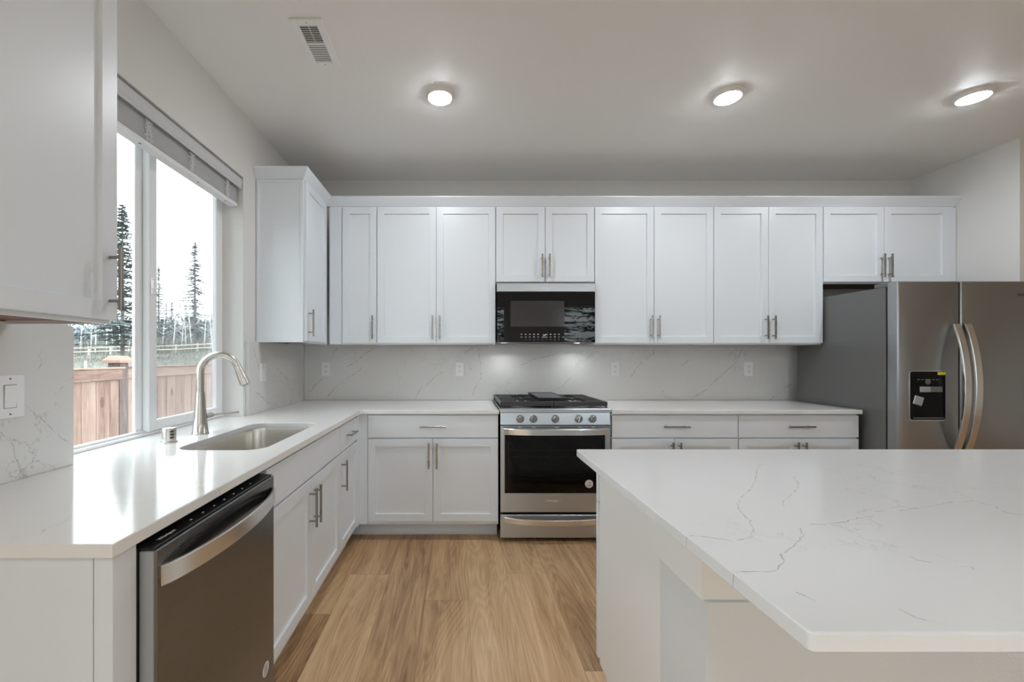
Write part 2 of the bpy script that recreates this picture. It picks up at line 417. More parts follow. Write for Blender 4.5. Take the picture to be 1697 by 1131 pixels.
b = MB(); b.box(WR, WR+T, 2.855, WB, 0, CZ); b.box(WR+T, RX+T, 2.855, 2.855+T, 0, CZ); b.box(RX, RX+T, RY-T, 2.855, 0, CZ)
tag(b.build('wall_right', M['wall'], smooth=0), kind='structure')
b = MB(); HS, HZ = [(-.9, 1.05), (2.25, 4.2)], 2.42      # two glazed openings behind the camera
xs = [WL] + [v for h in HS for v in h] + [RX]
for i in range(0, len(xs), 2): b.box(xs[i], xs[i+1], RY-T, RY, 0, CZ)
for h in HS: b.box(h[0], h[1], RY-T, RY, HZ, CZ)
tag(b.build('wall_front', M['wall'], smooth=0), kind='structure')
for i, h in enumerate(HS):
    d = struct('window_%d' % (i+2), 'glazed sliding door behind the camera', ((h[0]+h[1])/2, RY, 0))
    q = MB(); y0, y1 = RY-.10, RY-.04; mid = (h[0]+h[1])/2
    for a_, b_ in ((h[0], h[0]+.06), (h[1]-.06, h[1]), (mid-.045, mid+.045)): q.box(a_, b_, y0, y1, 0, HZ, .004)
    q.box(h[0], h[1], y0, y1, 0, .08, .004); q.box(h[0], h[1], y0, y1, HZ-.06, HZ, .004)
    q.build('window_frame', M['vinyl'], d)
    MB().box(h[0]+.06, h[1]-.06, RY-.072, RY-.068, .08, HZ-.06).build('window_pane', M['glass'], d, smooth=0)

d = struct('window_4', 'large window in the left wall behind the camera', (WL, -1.4, .3)); q = MB()
for a_, b_ in ((-2.35, -2.29), (-1.43, -1.37), (-.51, -.45)): q.box(WL-.12, WL-.06, a_, b_, .3, 2.42, .004)
q.box(WL-.12, WL-.06, -2.29, -.51, .3, .36, .004); q.box(WL-.12, WL-.06, -2.29, -.51, 2.36, 2.42, .004)
q.build('window_frame', M['vinyl'], d); MB().box(WL-.092, WL-.088, -2.29, -.51, .36, 2.36).build('window_pane', M['glass'], d, smooth=0)
# ------------------------------------------------------------------ kitchen window
win = struct('window_1', 'white vinyl sliding window over the sink', (-1.46, (WY0+WY1)/2, .914))
XF = -1.445                                   # room side of the vinyl frame
q = MB()
q.box(-1.50, XF-.012, WY0, WY0+.03, .914, WZ1, .003); q.box(-1.50, XF-.012, WY1-.03, WY1, .914, WZ1, .003)
q.box(-1.50, XF, WY0, WY1, .9145, .926, .002); q.box(-1.50, XF-.012, WY0, WY1, WZ1-.04, WZ1, .003)
q.box(-1.490, -1.468, WY0+.03, WY1-.03, .926, .936, .002)
q.build('window_frame', M['vinyl'], win)
q = MB(); YS0, YS1 = 1.945, WY1-.028
q.box(-1.478, XF-.002, YS0, YS0+.052, .927, WZ1-.03, .004)      # meeting stile
q.box(-1.478, XF-.006, YS1-.045, YS1, .927, WZ1-.03, .004); q.box(-1.478, XF-.006, YS0+.05, YS1-.04, .927, .978, .004)
q.box(-1.478, XF-.006, YS0+.05, YS1-.04, WZ1-.08, WZ1-.03, .004)
q.box(-1.474, XF-.012, YS0+.05, YS0+.066, .97, WZ1-.08, .002)
sash = q.build('window_sash', M['vinyl'], win)
MB().box(-1.466, -1.462, YS0+.06, YS1-.04, .975, WZ1-.075).build('sash_pane', M['glass'], sash, smooth=0)
q = MB(); q.box(-1.496, -1.4785, 1.905, 1.962, .928, WZ1-.03, .003); q.build('fixed_stile', M['vinyl'], win)
MB().box(-1.489, -1.485, WY0+.028, 1.91, .93, WZ1-.035).build('fixed_pane', M['glass'], win, smooth=0)
MB().box(-1.499, -1.497, 1.93, WY1-.03, .928, WZ1-.03).build('insect_screen', M['mesh'], win, smooth=0)
q = MB(); q.box(XF-.003, XF+.008, 1.955, 1.985, 1.575, 1.655, .003); q.box(XF+.006, XF+.018, 1.948, 1.962, 1.60, 1.64, .004, 2)
q.build('window_latch', M['plastic'], win)

# blind drawn up in the window head
bl = thing('window_blind', 'grey horizontal blind drawn up at the top of the sink window', 'blind', (-1.37, (WY0+WY1)/2, 2.20))
Y0, Y1 = WY0+.006, WY1-.008
q = MB()
prof = [(-1.350, 2.318), (-1.338, 2.314), (-1.334, 2.322), (-1.338, 2.330), (-1.334, 2.345), (-1.334, 2.374), (-1.338, 2.380), (-1.350, 2.380)]
q.loft([[(x, y, z) for x, z in prof] for y in (Y0, Y1)])
q.build('valance', M['blind'], bl)
MB().box(-1.415, -1.352, Y0+.01, Y1-.01, 2.335, 2.378, .003).build('head_rail', M['blind'], bl)
q = MB()
for i in range(24):
    z = 2.226+i*.0044; q.box(-1.408+.001*(i % 2), -1.360+.001*(i % 2), Y0+.012, Y1-.012, z, z+.0026)
q.build('slat_stack', M['blind'], bl, smooth=0)
q = MB(); q.box(-1.410, -1.358, Y0+.008, Y1-.006, 2.204, 2.224, .003)
rail = q.build('bottom_rail', M['vinyl'], bl)
for yy in (1.80, 2.20, 2.46):
    q = MB(); q.lathe((-1.378, yy, 2.2035), [(.006, 0), (.006, .002)], 10); q.build('cord_plug', M['handle'], rail)
rnd = random.Random(8)
for yy in (1.815, 2.11, 2.435):
    q = MB()
    for k in range(5):
        p = [Vector((-1.356+rnd.uniform(0, .006), yy+rnd.uniform(-.004, .004)+k*.006-.012, 2.318))]
        for j in range(1, 22): p.append(Vector((-1.352+rnd.uniform(-.004, .006), yy+k*.006-.012+rnd.uniform(-.012, .012), 2.318-j*.0045)))
        q.tube(p, .0015, 5)
    q.build('ladder_cord', M['plastic'], bl)

# ------------------------------------------------------------------ cabinet kit
def pull(parent, m, u, v, vertical=True, length=.180):
    """square bar pull on two round posts"""
    q = MB(m); h = length/2; o = .125/2; k = .0055
    if vertical: q.box(u-k, u+k, v-h, v+h, .028, .038, .0015)
    else: q.box(u-h, u+h, v-k, v+k, .028, .038, .0015)
    for s in (-o, o):
        c0 = (u, v+s) if vertical else (u+s, v)
        q.tube([(c0[0], c0[1], -.001), (c0[0], c0[1], .030)], .0045, 10)
    return q.build('bar_handle', M['handle'], parent)
def door(parent, m, u0, u1, v0, v1, hu=None, hv=None, name='door', t=.02, st=.052):
    q = MB(m); q.rects(u0, u1, v0, v1, [(0, .0005), (0, t-.0015), (.0015, t), (st, t), (st+.0022, t-.0105)])
    d = q.build(name, M['cab'], parent, smooth=20)
    if hu is not None: pull(d, m @ Matrix.Translation((0, 0, t)), hu, hv, True)
    return d
def drawer(parent, m, u0, u1, v0, v1, hu=None, hv=None, t=.02, length=.182, name='drawer'):
    q = MB(m); q.rects(u0, u1, v0, v1, [(0, .0005), (0, t-.0015), (.0015, t)])
    d = q.build(name, M['cab'], parent, smooth=20)
    if hu is not None: pull(d, m @ Matrix.Translation((0, 0, t)), hu, hv, False, length)
    return d
def upper_body(parent, m, u0, u1, v0, v1, dep, panel=None):
    """carcass behind plane w = 0 with a recessed brown underside"""
    q = MB(m); q.box(u0, u1, v0+.014, v1, -dep, 0)
    q.box(u0, u1, v0, v0+.014, -.019, 0); q.box(u0, u0+.014, v0, v0+.014, -dep, -.019); q.box(u1-.014, u1, v0, v0+.014, -dep, -.019)
    body = q.build('body', M['cab'], parent, smooth=0)
    q = MB(m); q.box(u0+.014, u1-.014, v0+.0105, v0+.0135, -dep, -.019); q.build('underside_panel', M['underside'], parent, smooth=0)['label'] = 'brown wood underside panel'
    return body
def base_body(parent, m, u0, u1, dep, toe=.075, toe0=None):
    t0 = u0 if toe0 is None else toe0
    q = MB(m); q.box(u0, u1, .114, .884, -dep, 0); q.build('body', M['cab'], parent, smooth=0)
    q = MB(m); q.box(t0, u1, 0, .1135, -dep, -toe); q.box(t0, u1, 0, .018, -toe-.001, -toe+.011, .003); q.build('toe_kick', M['cab'], parent, smooth=25)

# upper cabinets along the back wall
ZB, ZT, DB, DT = 1.376, 2.446, 1.387, 2.437
YU = 3.229; UB = FB(YU); DEP = WB-YU-.002
def upper(name, label, u0, u1, doors, zb=ZB, handles=None, extra=None):
    t = thing(name, label, 'cabinet', ((u0+u1)/2, (YU+WB)/2, zb), 'upper cabinets on the back wall')
    upper_body(t, UB, u0, u1, zb, ZT, DEP)
    for a, c, hu in doors: door(t, UB, a, c, zb+.011, DT, hu, zb+.131)
    return t
t = upper('upper_cabinet', 'narrow white upper cabinet with one door, left end of the back wall', -.998, -.631, [(-.895, -.6335, -.660)])
MB(UB).box(-1.0, -.905, ZB+.004, ZT-.008, 0, .006, .001).build('filler_panel', M['cab'], t, smooth=20)
upper('upper_cabinet', 'tall white two-door upper cabinet left of the microwave', -.6285, .2855, [(-.6275, -.1745, -.200), (-.1700, .2835, -.144)])
upper('upper_cabinet', 'short white two-door upper cabinet directly above the microwave', .2875, 1.0475, [(.2895, .6665, .640), (.6700, 1.0455, .696)], zb=1.848)
upper('upper_cabinet', 'tall white two-door upper cabinet right of the microwave', 1.0495, 1.9665, [(1.0515, 1.5050, 1.479), (1.5090, 1.9645, 1.535)])
upper('upper_cabinet', 'tall white two-door upper cabinet left of the refrigerator', 1.9685, 2.8105, [(1.9705, 2.3885, 2.362), (2.3925, 2.8085, 2.419)])
t = upper('upper_cabinet', 'short white two-door upper cabinet over the refrigerator', 2.8125, 3.836, [(2.8145, 3.2795, 3.253), (3.2835, 3.781, 3.310)], zb=1.848)
MB(UB).box(3.783, 3.842, 1.85, ZT-.008, 0, .012, .001).build('filler_panel', M['cab'], t, smooth=20)
# uppers on the left wall
XU = -1.02; UL = FL(XU); DPL = XU-WL-.002
t = thing('upper_cabinet', 'white upper cabinet in the far left corner beside the window', 'cabinet', ((XU+WL)/2, 3.0, ZB), 'upper cabinets on the left wall')
upper_body(t, UL, 2.731, 3.226, ZB, ZT, DPL)
door(t, UL, 2.742, 3.150, DB, DT, 2.772, 1.507)
q = MB(FB(2.731)); q.rects(WL+.004, XU, ZB+.002, ZT-.004, [(0, .0004), (0, .004), (.018, .004), (.02, .0015)]); q.build('end_panel', M['cab'], t, smooth=20)
t = thing('upper_cabinet', 'near white upper cabinet beside the sink window, at the left edge', 'cabinet', ((XU+WL)/2, 1.0, ZB), 'upper cabinets on the left wall')
upper_body(t, UL, .765, 1.219, ZB, ZT, DPL)
door(t, UL, .768, 1.221, DB, DT, 1.193, 1.503)
# crown moulding round the far run
prof = [(-.03, 2.4465), (.004, 2.4465), (.008, 2.454), (.041, 2.496), (.045, 2.505), (.045, 2.513), (-.03, 2.513)]
rings = []
for d, z in prof: rings.append([(WL+.001, 2.731-d, z), (XU+d, 2.731-d, z), (XU+d, YU-d, z), (WR-.002, YU-d, z)])
q = MB(); R = [[rings[k][i] for k in range(len(prof))] for i in range(4)]; q.loft(R)
tag(q.build('crown_moulding', M['cab'], smooth=20), 'white angled crown moulding along the tops of the far upper cabinets', 'moulding')

# base cabinets along the back wall
YBF = 2.905; BB = FB(YBF); BD = WB-YBF-.002
def base(label, u0, u1, hs):
    t = thing('base_cabinet', label, 'cabinet', ((u0+u1)/2, (YBF+WB)/2, 0), 'base cabinets on the back wall')
    base_body(t, BB, u0, u1, BD, .105, -.772 if u0 < 0 else None)
    mid = (u0+u1)/2
    drawer(t, BB, u0+.004, u1-.003, .721, 0.8735, mid, .80)
    door(t, BB, u0+.004, mid-.0018, .139, .711, mid-.0275, .603); door(t, BB, mid+.0018, u1-.003, .139, .711, mid+.0275, .603)
    return t
t = base('white base cabinet left of the range with one wide drawer over two doors', -.632, .2765, None)
q = MB(); q.box(-.700, -.632, 2.893, 2.906, .116, .882, .001); q.box(-.700, -.688, 2.832, 2.893, .116, .882, .001); q.build('filler_panel', M['cab'], t, smooth=20)
base('white base cabinet right of the range with one wide drawer over two doors', 1.058, 1.9385, None)
base('white base cabinet beside the refrigerator with one wide drawer over two doors', 1.940, 2.776, None)
# base cabinets along the left wall
XBF = -.707; BL = FL(XBF); BDL = XBF-WL-.002
t = thing('base_cabinet', 'narrow white drawer and door base cabinet in the left corner', 'cabinet', ((XBF+WL)/2, 2.6, 0), 'base cabinets on the left wall')
base_body(t, BL, 2.413, 2.830, BDL, .07)
drawer(t, BL, 2.416, 2.822, .721, 0.8735, 2.62, .80, length=.155); door(t, BL, 2.416, 2.822, .139, .711, 2.443, .585)
t = thing('base_cabinet', 'white sink base cabinet with two doors under a blank drawer front', 'cabinet', ((XBF+WL)/2, 1.95, 0), 'base cabinets on the left wall')
q = MB(BL)
q.box(1.486, 2.411, .114, .64, -BDL, 0); q.box(1.486, 2.411, .64, .884, -.02, 0); q.box(1.486, 1.50, .64, .884, -BDL, -.02); q.box(2.397, 2.411, .64, .884, -BDL, -.02)
q.build('body', M['cab'], t, smooth=0)
q = MB(BL); q.box(1.486, 2.411, 0, .1135, -BDL, -.07); q.box(1.486, 2.411, 0, .018, -.071, -.059, .003); q.build('toe_kick', M['cab'], t, smooth=25)
drawer(t, BL, 1.490, 2.409, .721, 0.8735, name='drawer_front')
door(t, BL, 1.490, 1.947, .139, .711, 1.920, .585); door(t, BL, 1.951, 2.409, .139, .711, 1.978, .585)
q = MB(); q.box(WL+.002, -.726, .8255, .845, 0, .884, .001); q.box(-.7245, -.687, .8265, .888, 0, .884, .001)
tag(q.build('end_panel', M['cab'], smooth=20), 'white end panel of the left counter beside the dishwasher', 'panel')

# ------------------------------------------------------------------ worktops, splashbacks
def rrect(x0, x1, y0, y1, r, n=8, cw=False):
    p = []
    for cx, cy_, a0 in ((x1-r, y0+r, -90), (x1-r, y1-r, 0), (x0+r, y1-r, 90), (x0+r, y0+r, 180)):
        for i in range(n+1):
            a = math.radians(a0+90*i/n); p.append((cx+r*math.cos(a), cy_+r*math.sin(a)))
    return p[::-1] if cw else p
SX0, SX1, SY0, SY1 = -1.13, -.776, 1.635, 2.317
q = MB(); sp = [(WL+.001, .812), (-.675, .812), (-.675, 2.859), (-.663, 2.871), (.2795, 2.871), (.2795, WB-.001), (WL+.001, WB-.001), (WL+.001, WY1-.001), (XF-.02, WY1-.001), (XF-.02, WY0+.001), (WL+.001, WY0+.001)]
q.slab(sp, [rrect(SX0, SX1, SY0, SY1, .075, cw=True)], .886, .914)
tag(q.build('countertop', M['quartz'], smooth=30), 'white quartz worktop running round the left corner with the sink cut in', 'countertop')
q = MB(); q.slab([(1.056, 2.871), (2.785, 2.871), (2.790, 2.876), (2.790, WB-.001), (1.056, WB-.001)], [], .886, .914)
tag(q.build('countertop', M['quartz'], smooth=30), 'white quartz worktop between the range and the refrigerator', 'countertop')

def veined(name, label, m, boxargs, lines, lift, wid=.0032, mats=None):
    q = MB(); q.box(*boxargs, .0012); q.M = m; q.mi = 1
    for i, l in enumerate(lines): q.ribbon(l, wid, lift, i+1)
    return tag(q.build(name, mats or [M['splash'], M['vein_splash']], smooth=20, fixn=False), label, 'backsplash')
def bs(pts, ox, oy, sc): return [px(ox+x*sc, oy+y*sc, 3.53) for x, y in pts]
L3 = (500, 560, .19446); L7 = (1000, 560, .2593); L6 = (800, 440, .2652)
lines = [bs(p, *L3) for p in ([(45, 490), (120, 400), (185, 340)], [(220, 500), (290, 420), (380, 350), (480, 290), (540, 220)], [(380, 250), (460, 210), (520, 150), (620, 85)],
         [(255, 160), (280, 110), (300, 95)], [(965, 520), (1010, 440), (1080, 390), (1150, 320), (1200, 295)], [(1325, 200), (1340, 165), (1400, 120), (1460, 80)], [(1450, 520), (1490, 400), (1530, 340), (1520, 200), (1500, 95)])]
lines += [bs(p, *L7) for p in ([(180, 250), (200, 210), (270, 130), (320, 100), (330, 60)], [(500, 180), (570, 120)], [(555, 390), (650, 340), (720, 270), (800, 200), (840, 170), (890, 65)], [(1060, 400), (1150, 330), (1200, 295)], [(360, 370), (390, 330)])]
lines += [bs(p, *L6) for p in ([(240, 625), (310, 590), (400, 570), (460, 555)], [(440, 790), (500, 755), (550, 700)])]
veined('backsplash', 'grey veined stone backsplash along the back wall behind the range', FB(3.53), (WL+.021, 2.80, 3.53, WB-.0005, .9145, 1.392), lines, .0002)
def ls(pts, ox, oy, sc, X):
    o = []
    for x, y in pts:
        Y = X*F/(ox+x*sc-VX); o.append((Y, CAM_Z-(oy+y*sc-VY)*Y/F))
    return o
XS = WL+.02
l4 = [ls(p, 0, 560, .2122, XS) for p in ([(190, 520), (260, 585), (330, 640), (400, 710), (470, 770), (570, 840)], [(5, 735), (70, 790), (105, 850), (115, 930), (140, 1015), (210, 1090)], [(460, 425), (510, 350), (575, 300)], [(330, 80), (310, 140), (320, 200), (300, 245)])]
veined('backsplash', 'grey veined stone backsplash at the near left beside the light switch', FL(XS), (WL+.0005, XS, .70, 1.418, .9145, 1.384), l4, .0002, .0012)
veined('backsplash', 'small grey stone backsplash between the window and the far left corner', FL(XS), (WL+.0005, XS, 2.597, 3.529, .9145, 1.380), [[(2.66, 1.33), (2.70, 1.26), (2.74, 1.2)], [(2.7, 1.05), (2.85, .97), (3.0, .93)], [(3.0, 1.2), (3.2, 1.1)]], .0002)

# ------------------------------------------------------------------ sink, faucet, air gap
s_ = thing('sink', 'stainless undermount sink bowl below the window', 'sink', ((SX0+SX1)/2, (SY0+SY1)/2, .66))
q = MB(); rings = []
for gx, z, r in ((-.020, .8855, .085), (.006, .8855, .075), (.004, .870, .073), (-.004, .72, .07), (-.028, .690, .065), (-.06, .682, .05)):
    rings.append([(x, y, z) for x, y in rrect(SX0+min(0, -gx)*0-(-gx if gx < 0 else gx)*(-1 if gx < 0 else 1)*1 if False else SX0-gx, SX1+gx, SY0-gx, SY1+gx, r)])
rings = rings[1:]
flange = [(x, y, .8855) for x, y in rrect(SX0-.018, SX1+.018, SY0-.018, SY1+.018, .09)]
q.loft([flange]+rings, cap0=False, cap1=True)
q.build('basin', M['sink'], s_, fixn=False)
q = MB(); q.lathe(((SX0+SX1)/2, (SY0+SY1)/2+.02, .6822), [(.056, 0), (.056, .003), (.045, .004), (.04, .001), (.012, .001), (.010, .006), (.001, .007)], 24); q.build('drain', M['steel_bright'], s_)

fx, fy = -1.234, 1.989
f = thing('faucet', 'tall brushed nickel pull-down faucet behind the sink', 'faucet', (fx, fy, .9145))
q = MB(); q.lathe((fx, fy, .9145), [(.037, 0), (.037, .004), (.034, .008), (.0275, .08), (.021, .165), (.0185, .200)], 32); q.build('base', M['nickel'], f)
pts = [(fx, fy, 1.112), (fx, fy, 1.16), (fx, fy, 1.20)]
R_ = .082; dirx, diry = .95, .31
for i in range(1, 19):
    a = PI-math.radians(i*9.0); d = R_+R_*math.cos(a)
    pts.append((fx+d*dirx, fy+d*diry, 1.205+R_*math.sin(a)*1.04))
q = MB(); q.tube(pts, .0168, 20); q.build('spout', M['nickel'], f)
e = Vector(pts[-1]); dd = (e-Vector(pts[-2])).normalized()
hd = [e-dd*.002, e+dd*.012, e+dd*.03, e+dd*.075, e+dd*.092, e+dd*.095]
q = MB(); q.tube(hd, [.0172, .0185, .0195, .0235, .0240, .021], 20); hb = q.build('spray_head', M['nickel'], f)
q = MB(); q.tube([e+dd*.0951, e+dd*.0965], [.0185, .018], 20); q.build('nozzle', M['slot'], hb)
hz = .992
q = MB(); q.tube([(fx+.012, fy+.015, hz), (fx+.020, fy+.048, hz+.002), (fx+.022, fy+.056, hz+.002)], [.0165, .0165, .014], 16)
q.tube([(fx+.022, fy+.050, hz+.002), (fx+.06, fy+.075, hz+.006), (fx+.125, fy+.115, hz+.010)], [.0085, .0062, .0058], 12); q.build('lever', M['nickel'], f)
q = MB(); q.lathe((-1.245, 1.791, .9145), [(.031, 0), (.031, .004), (.0265, .006), (.0265, .055), (.024, .060), (.012, .0615)], 28)
ag = thing('air_gap', 'small brushed nickel air gap cap on the counter beside the faucet', 'air gap', (-1.245, 1.791, .9145))
q.build('cap', M['nickel'], ag)
for k in range(3):
    q = MB(frame((-1.245, 1.791, .9145), (.6, .8, 0), (0, 0, 1), (.8, -.6, 0)).copy())
    q.box(-.006, .009, .018+k*.013, .025+k*.013, .0235, .0275, .0015); q.build('vent_slot', M['slot'], ag)

# ------------------------------------------------------------------ dishwasher
XD = -.655; D = FL(XD)
dw = thing('dishwasher', 'dark stainless dishwasher under the left counter', 'dishwasher', (-.95, 1.18, 0))
MB().box(WL+.05, -.712, .899, 1.478, .09, .868, .002).build('tub', M['black'], dw)
q = MB(); q.box(-.712, -.690, .893, 1.480, .115, .866, .002); q.build('door_liner', M['black'], dw)
q = MB(); q.box(-.6895, XD-.002, .897, 1.468, .10, .860, .002); dl = q.build('door_core', M['grey_light'], dw)
dl['label'] = 'light grey door edge'
q = MB(D)
u0, u1, v0, v1 = .897, 1.468, .10, .8625
q.rects(u0, u1, v0, v1, [(0, -.0015), (0, .0015), (.0025, .004)])
dp = q.build('door', M['steel_dark'], dw)
q = MB(); q.box(-.712, XD-.003, .900, 1.466, .8605, .868, .002); cp = q.build('control_strip', M['black'], dw)
text('Whirlpool', .013, frame((-.676, .965, .8682), (0, 1, 0), (-1, 0, 0), (0, 0, 1)), M['print'], 'brand_lettering', cp)
for k in range(7):
    qq = MB(); qq.box(-.679, -.675, 1.05+k*.05, 1.056+k*.05, .868, .8685); qq.build('touch_mark', M['print'], cp, smooth=0)
# flat black patch painting the pocket's shade, and bowed handle
q = MB(D); n = 20; ring = []
for i in range(n+1):
    a = i/n; u = .925+a*.53; ring.append([(u, .802, .0043), (u, .802+.037*math.sin(PI*a)**.7, .0043), (u, .802+.037*math.sin(PI*a)**.7-.001, .0048), (u, .802, .0048)])
q.loft(ring); q.build('pocket_shade', M['black'], dp)['label'] = 'black patch painting the shade of the handle pocket'
q = MB(D); pts = []
for i in range(33):
    a = i/32; bow = .046*(1-(2*a-1)**2)**.75; pts.append((.905+a*.552, .803, .006+bow))
q.tube(pts, 1, flat=((0, 1, 0), .0225, .0045)); q.build('handle', M['steel_bright'], dp)
MB(D).box(.972, 1.053, .8345, .8385, .0035, .0045).build('vent_slot', M['slot'], dp, smooth=0)
q = MB(D @ Matrix.Translation((1.405, .226, .0042))); q.lathe((0, 0, 0), [(.023, 0), (.023, .0006)], 28); st = q.build('round_sticker', M['print'], dp)
for k in range(4):
    qq = MB(D @ Matrix.Translation((1.405, .226, .0049))); qq.box(-.013, .013, -.0135+k*.008, -.0105+k*.008, 0, .0003); qq.build('sticker_line', M['grey_side'], st, smooth=0)

# ------------------------------------------------------------------ range
rg = thing('range', 'stainless slide-in gas range with five knobs', 'stove', (.667, 3.2, 0))
x0, x1 = .289, 1.046; YR = 2.875                       # door front plane
q = MB(); q.box(x0, x0+.02, 2.90, 3.50, .05, .900); q.box(x1-.02, x1, 2.90, 3.50, .05, .900); q.box(x0, x1, 3.46, 3.50, .05, .900)
q.box(x0, x1, 2.91, 3.46, .05, .235); q.box(x0, x1, 2.90, 3.46, .80, .900); q.build('body', M['black'], rg, smooth=0)
q = MB(); q.box(x0+.021, x1-.021, 2.92, 3.455, .24, .25); q.box(x0+.021, x0+.05, 2.92, 3.455, .25, .79); q.box(x1-.05, x1-.021, 2.92, 3.455, .25, .79); q.box(x0+.05, x1-.05, 3.43, 3.455, .25, .79)
q.build('oven_cavity', M['cavity'], rg, smooth=0)
for z in (.46, .62):
    q = MB(); q.tube([(x0+.055, 2.95, z), (x1-.055, 2.95, z)], .003, 6); q.tube([(x0+.055, 3.42, z), (x1-.055, 3.42, z)], .003, 6)
    for k in range(13):
        xx = x0+.06+k*(x1-x0-.12)/12; q.tube([(xx, 2.95, z), (xx, 3.42, z)], .002, 6)
    q.build('oven_rack', M['wire'], rg)
for lx in (x0+.05, x1-.05):
    for ly in (2.96, 3.44):
        MB().lathe((lx, ly, 0), [(.016, 0), (.016, .05)], 12).build('foot', M['black'], rg)
RF = FB(YR)
q = MB(RF); q.rects(x0, x1, .2065, .805, [(0, -.022), (0, -.002), (.002, 0), (.032, 0), (.034, -.003)][:3])
# door as a frame round the glass
q = MB(RF); gx0, gx1, gz0, gz1 = .318, 1.012, .338, .745
ro = [(x0, .2065), (x1, .2065), (x1, .805), (x0, .805)]; ri = [(gx0, gz0), (gx1, gz0), (gx1, gz1), (gx0, gz1)]
q.loft([[(x, y, -.022) for x, y in ri], [(x, y, -.022) for x, y in ro], [(x, y, -.002) for x, y in ro], [(x+(.002 if x < .6 else -.002), y+(.002 if y < .5 else -.002), 0) for x, y in ro],
        [(x, y, 0) for x, y in ri], [(x, y, -.022) for x, y in ri]], False, False)
od = q.build('oven_door', M['steel'], rg, smooth=20)
q = MB(RF); q.box(gx0, gx1, gz0, gz1, -.008, -.004); q.build('door_glass', M['oven_glass'], od, smooth=0)
q = MB(RF); q.box(gx0, gx1, gz0, gz0+.115, -.010, -.0085); q.box(gx0, gx0+.03, gz0+.115, gz1, -.010, -.0085); q.box(gx1-.045, gx1, gz0+.115, gz1, -.010, -.0085)
q.build('glass_border', M['glass_black'], od, smooth=0)
for k, (a_, b_) in enumerate(((.307, .395), (.418, .48), (.503, .62), (.645, .76), (.785, .845), (.865, .955))):
    a2 = .298+(a_-.298)*1.135; b2 = .298+(b_-.298)*1.135
    MB(RF).box(a2, b2, .7925, .7975, -.0005, .0006).build('vent_slot', M['slot'], od, smooth=0)
q = MB(RF); pts = []
for i in range(33):
    a = i/32; pts.append((.316+a*(1.020-.316), .766, .012+.034*(1-(2*a-1)**4)))
q.tube(pts, 1, flat=((0, 1, 0), .021, .006))
for ex in (.322, 1.014): q.box(ex-.009, ex+.009, .748, .784, -.001, .018, .002)
q.build('handle', M['steel_bright'], od)
text('Whirlpool', .024, at(RF, .657, .286, .0003), M['print'], 'brand_lettering', od, shear=.3)
q = MB(RF @ Matrix.Translation((.902, .402, -.0038))); q.lathe((0, 0, 0), [(.028, 0), (.028, .0006)], 28); st = q.build('round_sticker', M['print'], od)
for k, (wd, hh) in enumerate(((.012, .0017), (.018, .0017), (.02, .0017), (.014, .0017), (.021, .0034))):
    qq = MB(RF @ Matrix.Translation((.902, .418-k*.0075, -.0031))); qq.box(-wd, wd, -hh/2, hh/2, 0, .0003); qq.build('sticker_line', M['print_dark'], st, smooth=0)
# storage drawer
q = MB(RF); q.rects(x0, x1, .030, .189, [(0, -.024), (0, -.002), (.002, 0)]); dr = q.build('storage_drawer', M['steel'], rg, smooth=20)
q = MB(RF); pts = []
for i in range(33):
    a = i/32; pts.append((.316+a*(1.020-.316), .160-.012*(1-(2*a-1)**2), .012+.032*(1-(2*a-1)**4)))
q.tube(pts, 1, flat=((0, 1, 0), .019, .006))
for ex in (.322, 1.014): q.box(ex-.009, ex+.009, .144, .176, -.001, .018, .002)
q.build('handle', M['steel_bright'], dr)
# control panel, knobs
q = MB(RF); q.loft([[(x0, .812, -.03), (x1, .812, -.03), (x1, .8945, -.03), (x0, .8945, -.03)], [(x0, .812, .004), (x1, .812, .004), (x1, .8945, -.006), (x0, .8945, -.006)]])
q.build('control_panel', M['steel'], rg, smooth=20)
for i, kx in enumerate((.425, .516, .667, .829, .924)):
    km = at(RF, kx, .853, .001)
    q = MB(km); q.lathe((0, 0, -.003), [(.0275, 0), (.0275, .008), (.0255, .010)], 28); q.lathe((0, 0, .006), [(.021, 0), (.019, .02), (.017, .022)], 28)
    ang = math.radians(-18 if i == 3 else 0)
    q.M = km @ Matrix.Rotation(ang, 4, 'Z'); q.box(-.0055, .0055, -.0215, .0215, .02, .034, .002); q.build('knob', M['knob_steel'], rg)
q = MB(); q.box(.283, 1.052, 2.862, 2.93, .8955, .9235, .004); q.box(.283, .297, 2.93, 3.525, .9145, .9235, .002); q.box(1.038, 1.052, 2.93, 3.525, .9145, .9235, .002); q.box(.297, 1.038, 3.50, 3.525, .9, .926, .002)
q.build('cooktop_rim', M['steel'], rg, smooth=25)
MB().box(.297, 1.038, 2.93, 3.50, .9, .9215).build('cooktop_pan', M['black'], rg, smooth=0)
burn = [(.43, 3.05), (.43, 3.36), (.905, 3.05), (.905, 3.36), (.667, 3.2)]
for bx, by in burn:
    q = MB(); q.lathe((bx, by, .9215), [(.05, 0), (.05, .008), (.038, .010), (.038, .018), (.036, .020)], 24); q.build('burner', M['grey_light'], rg)
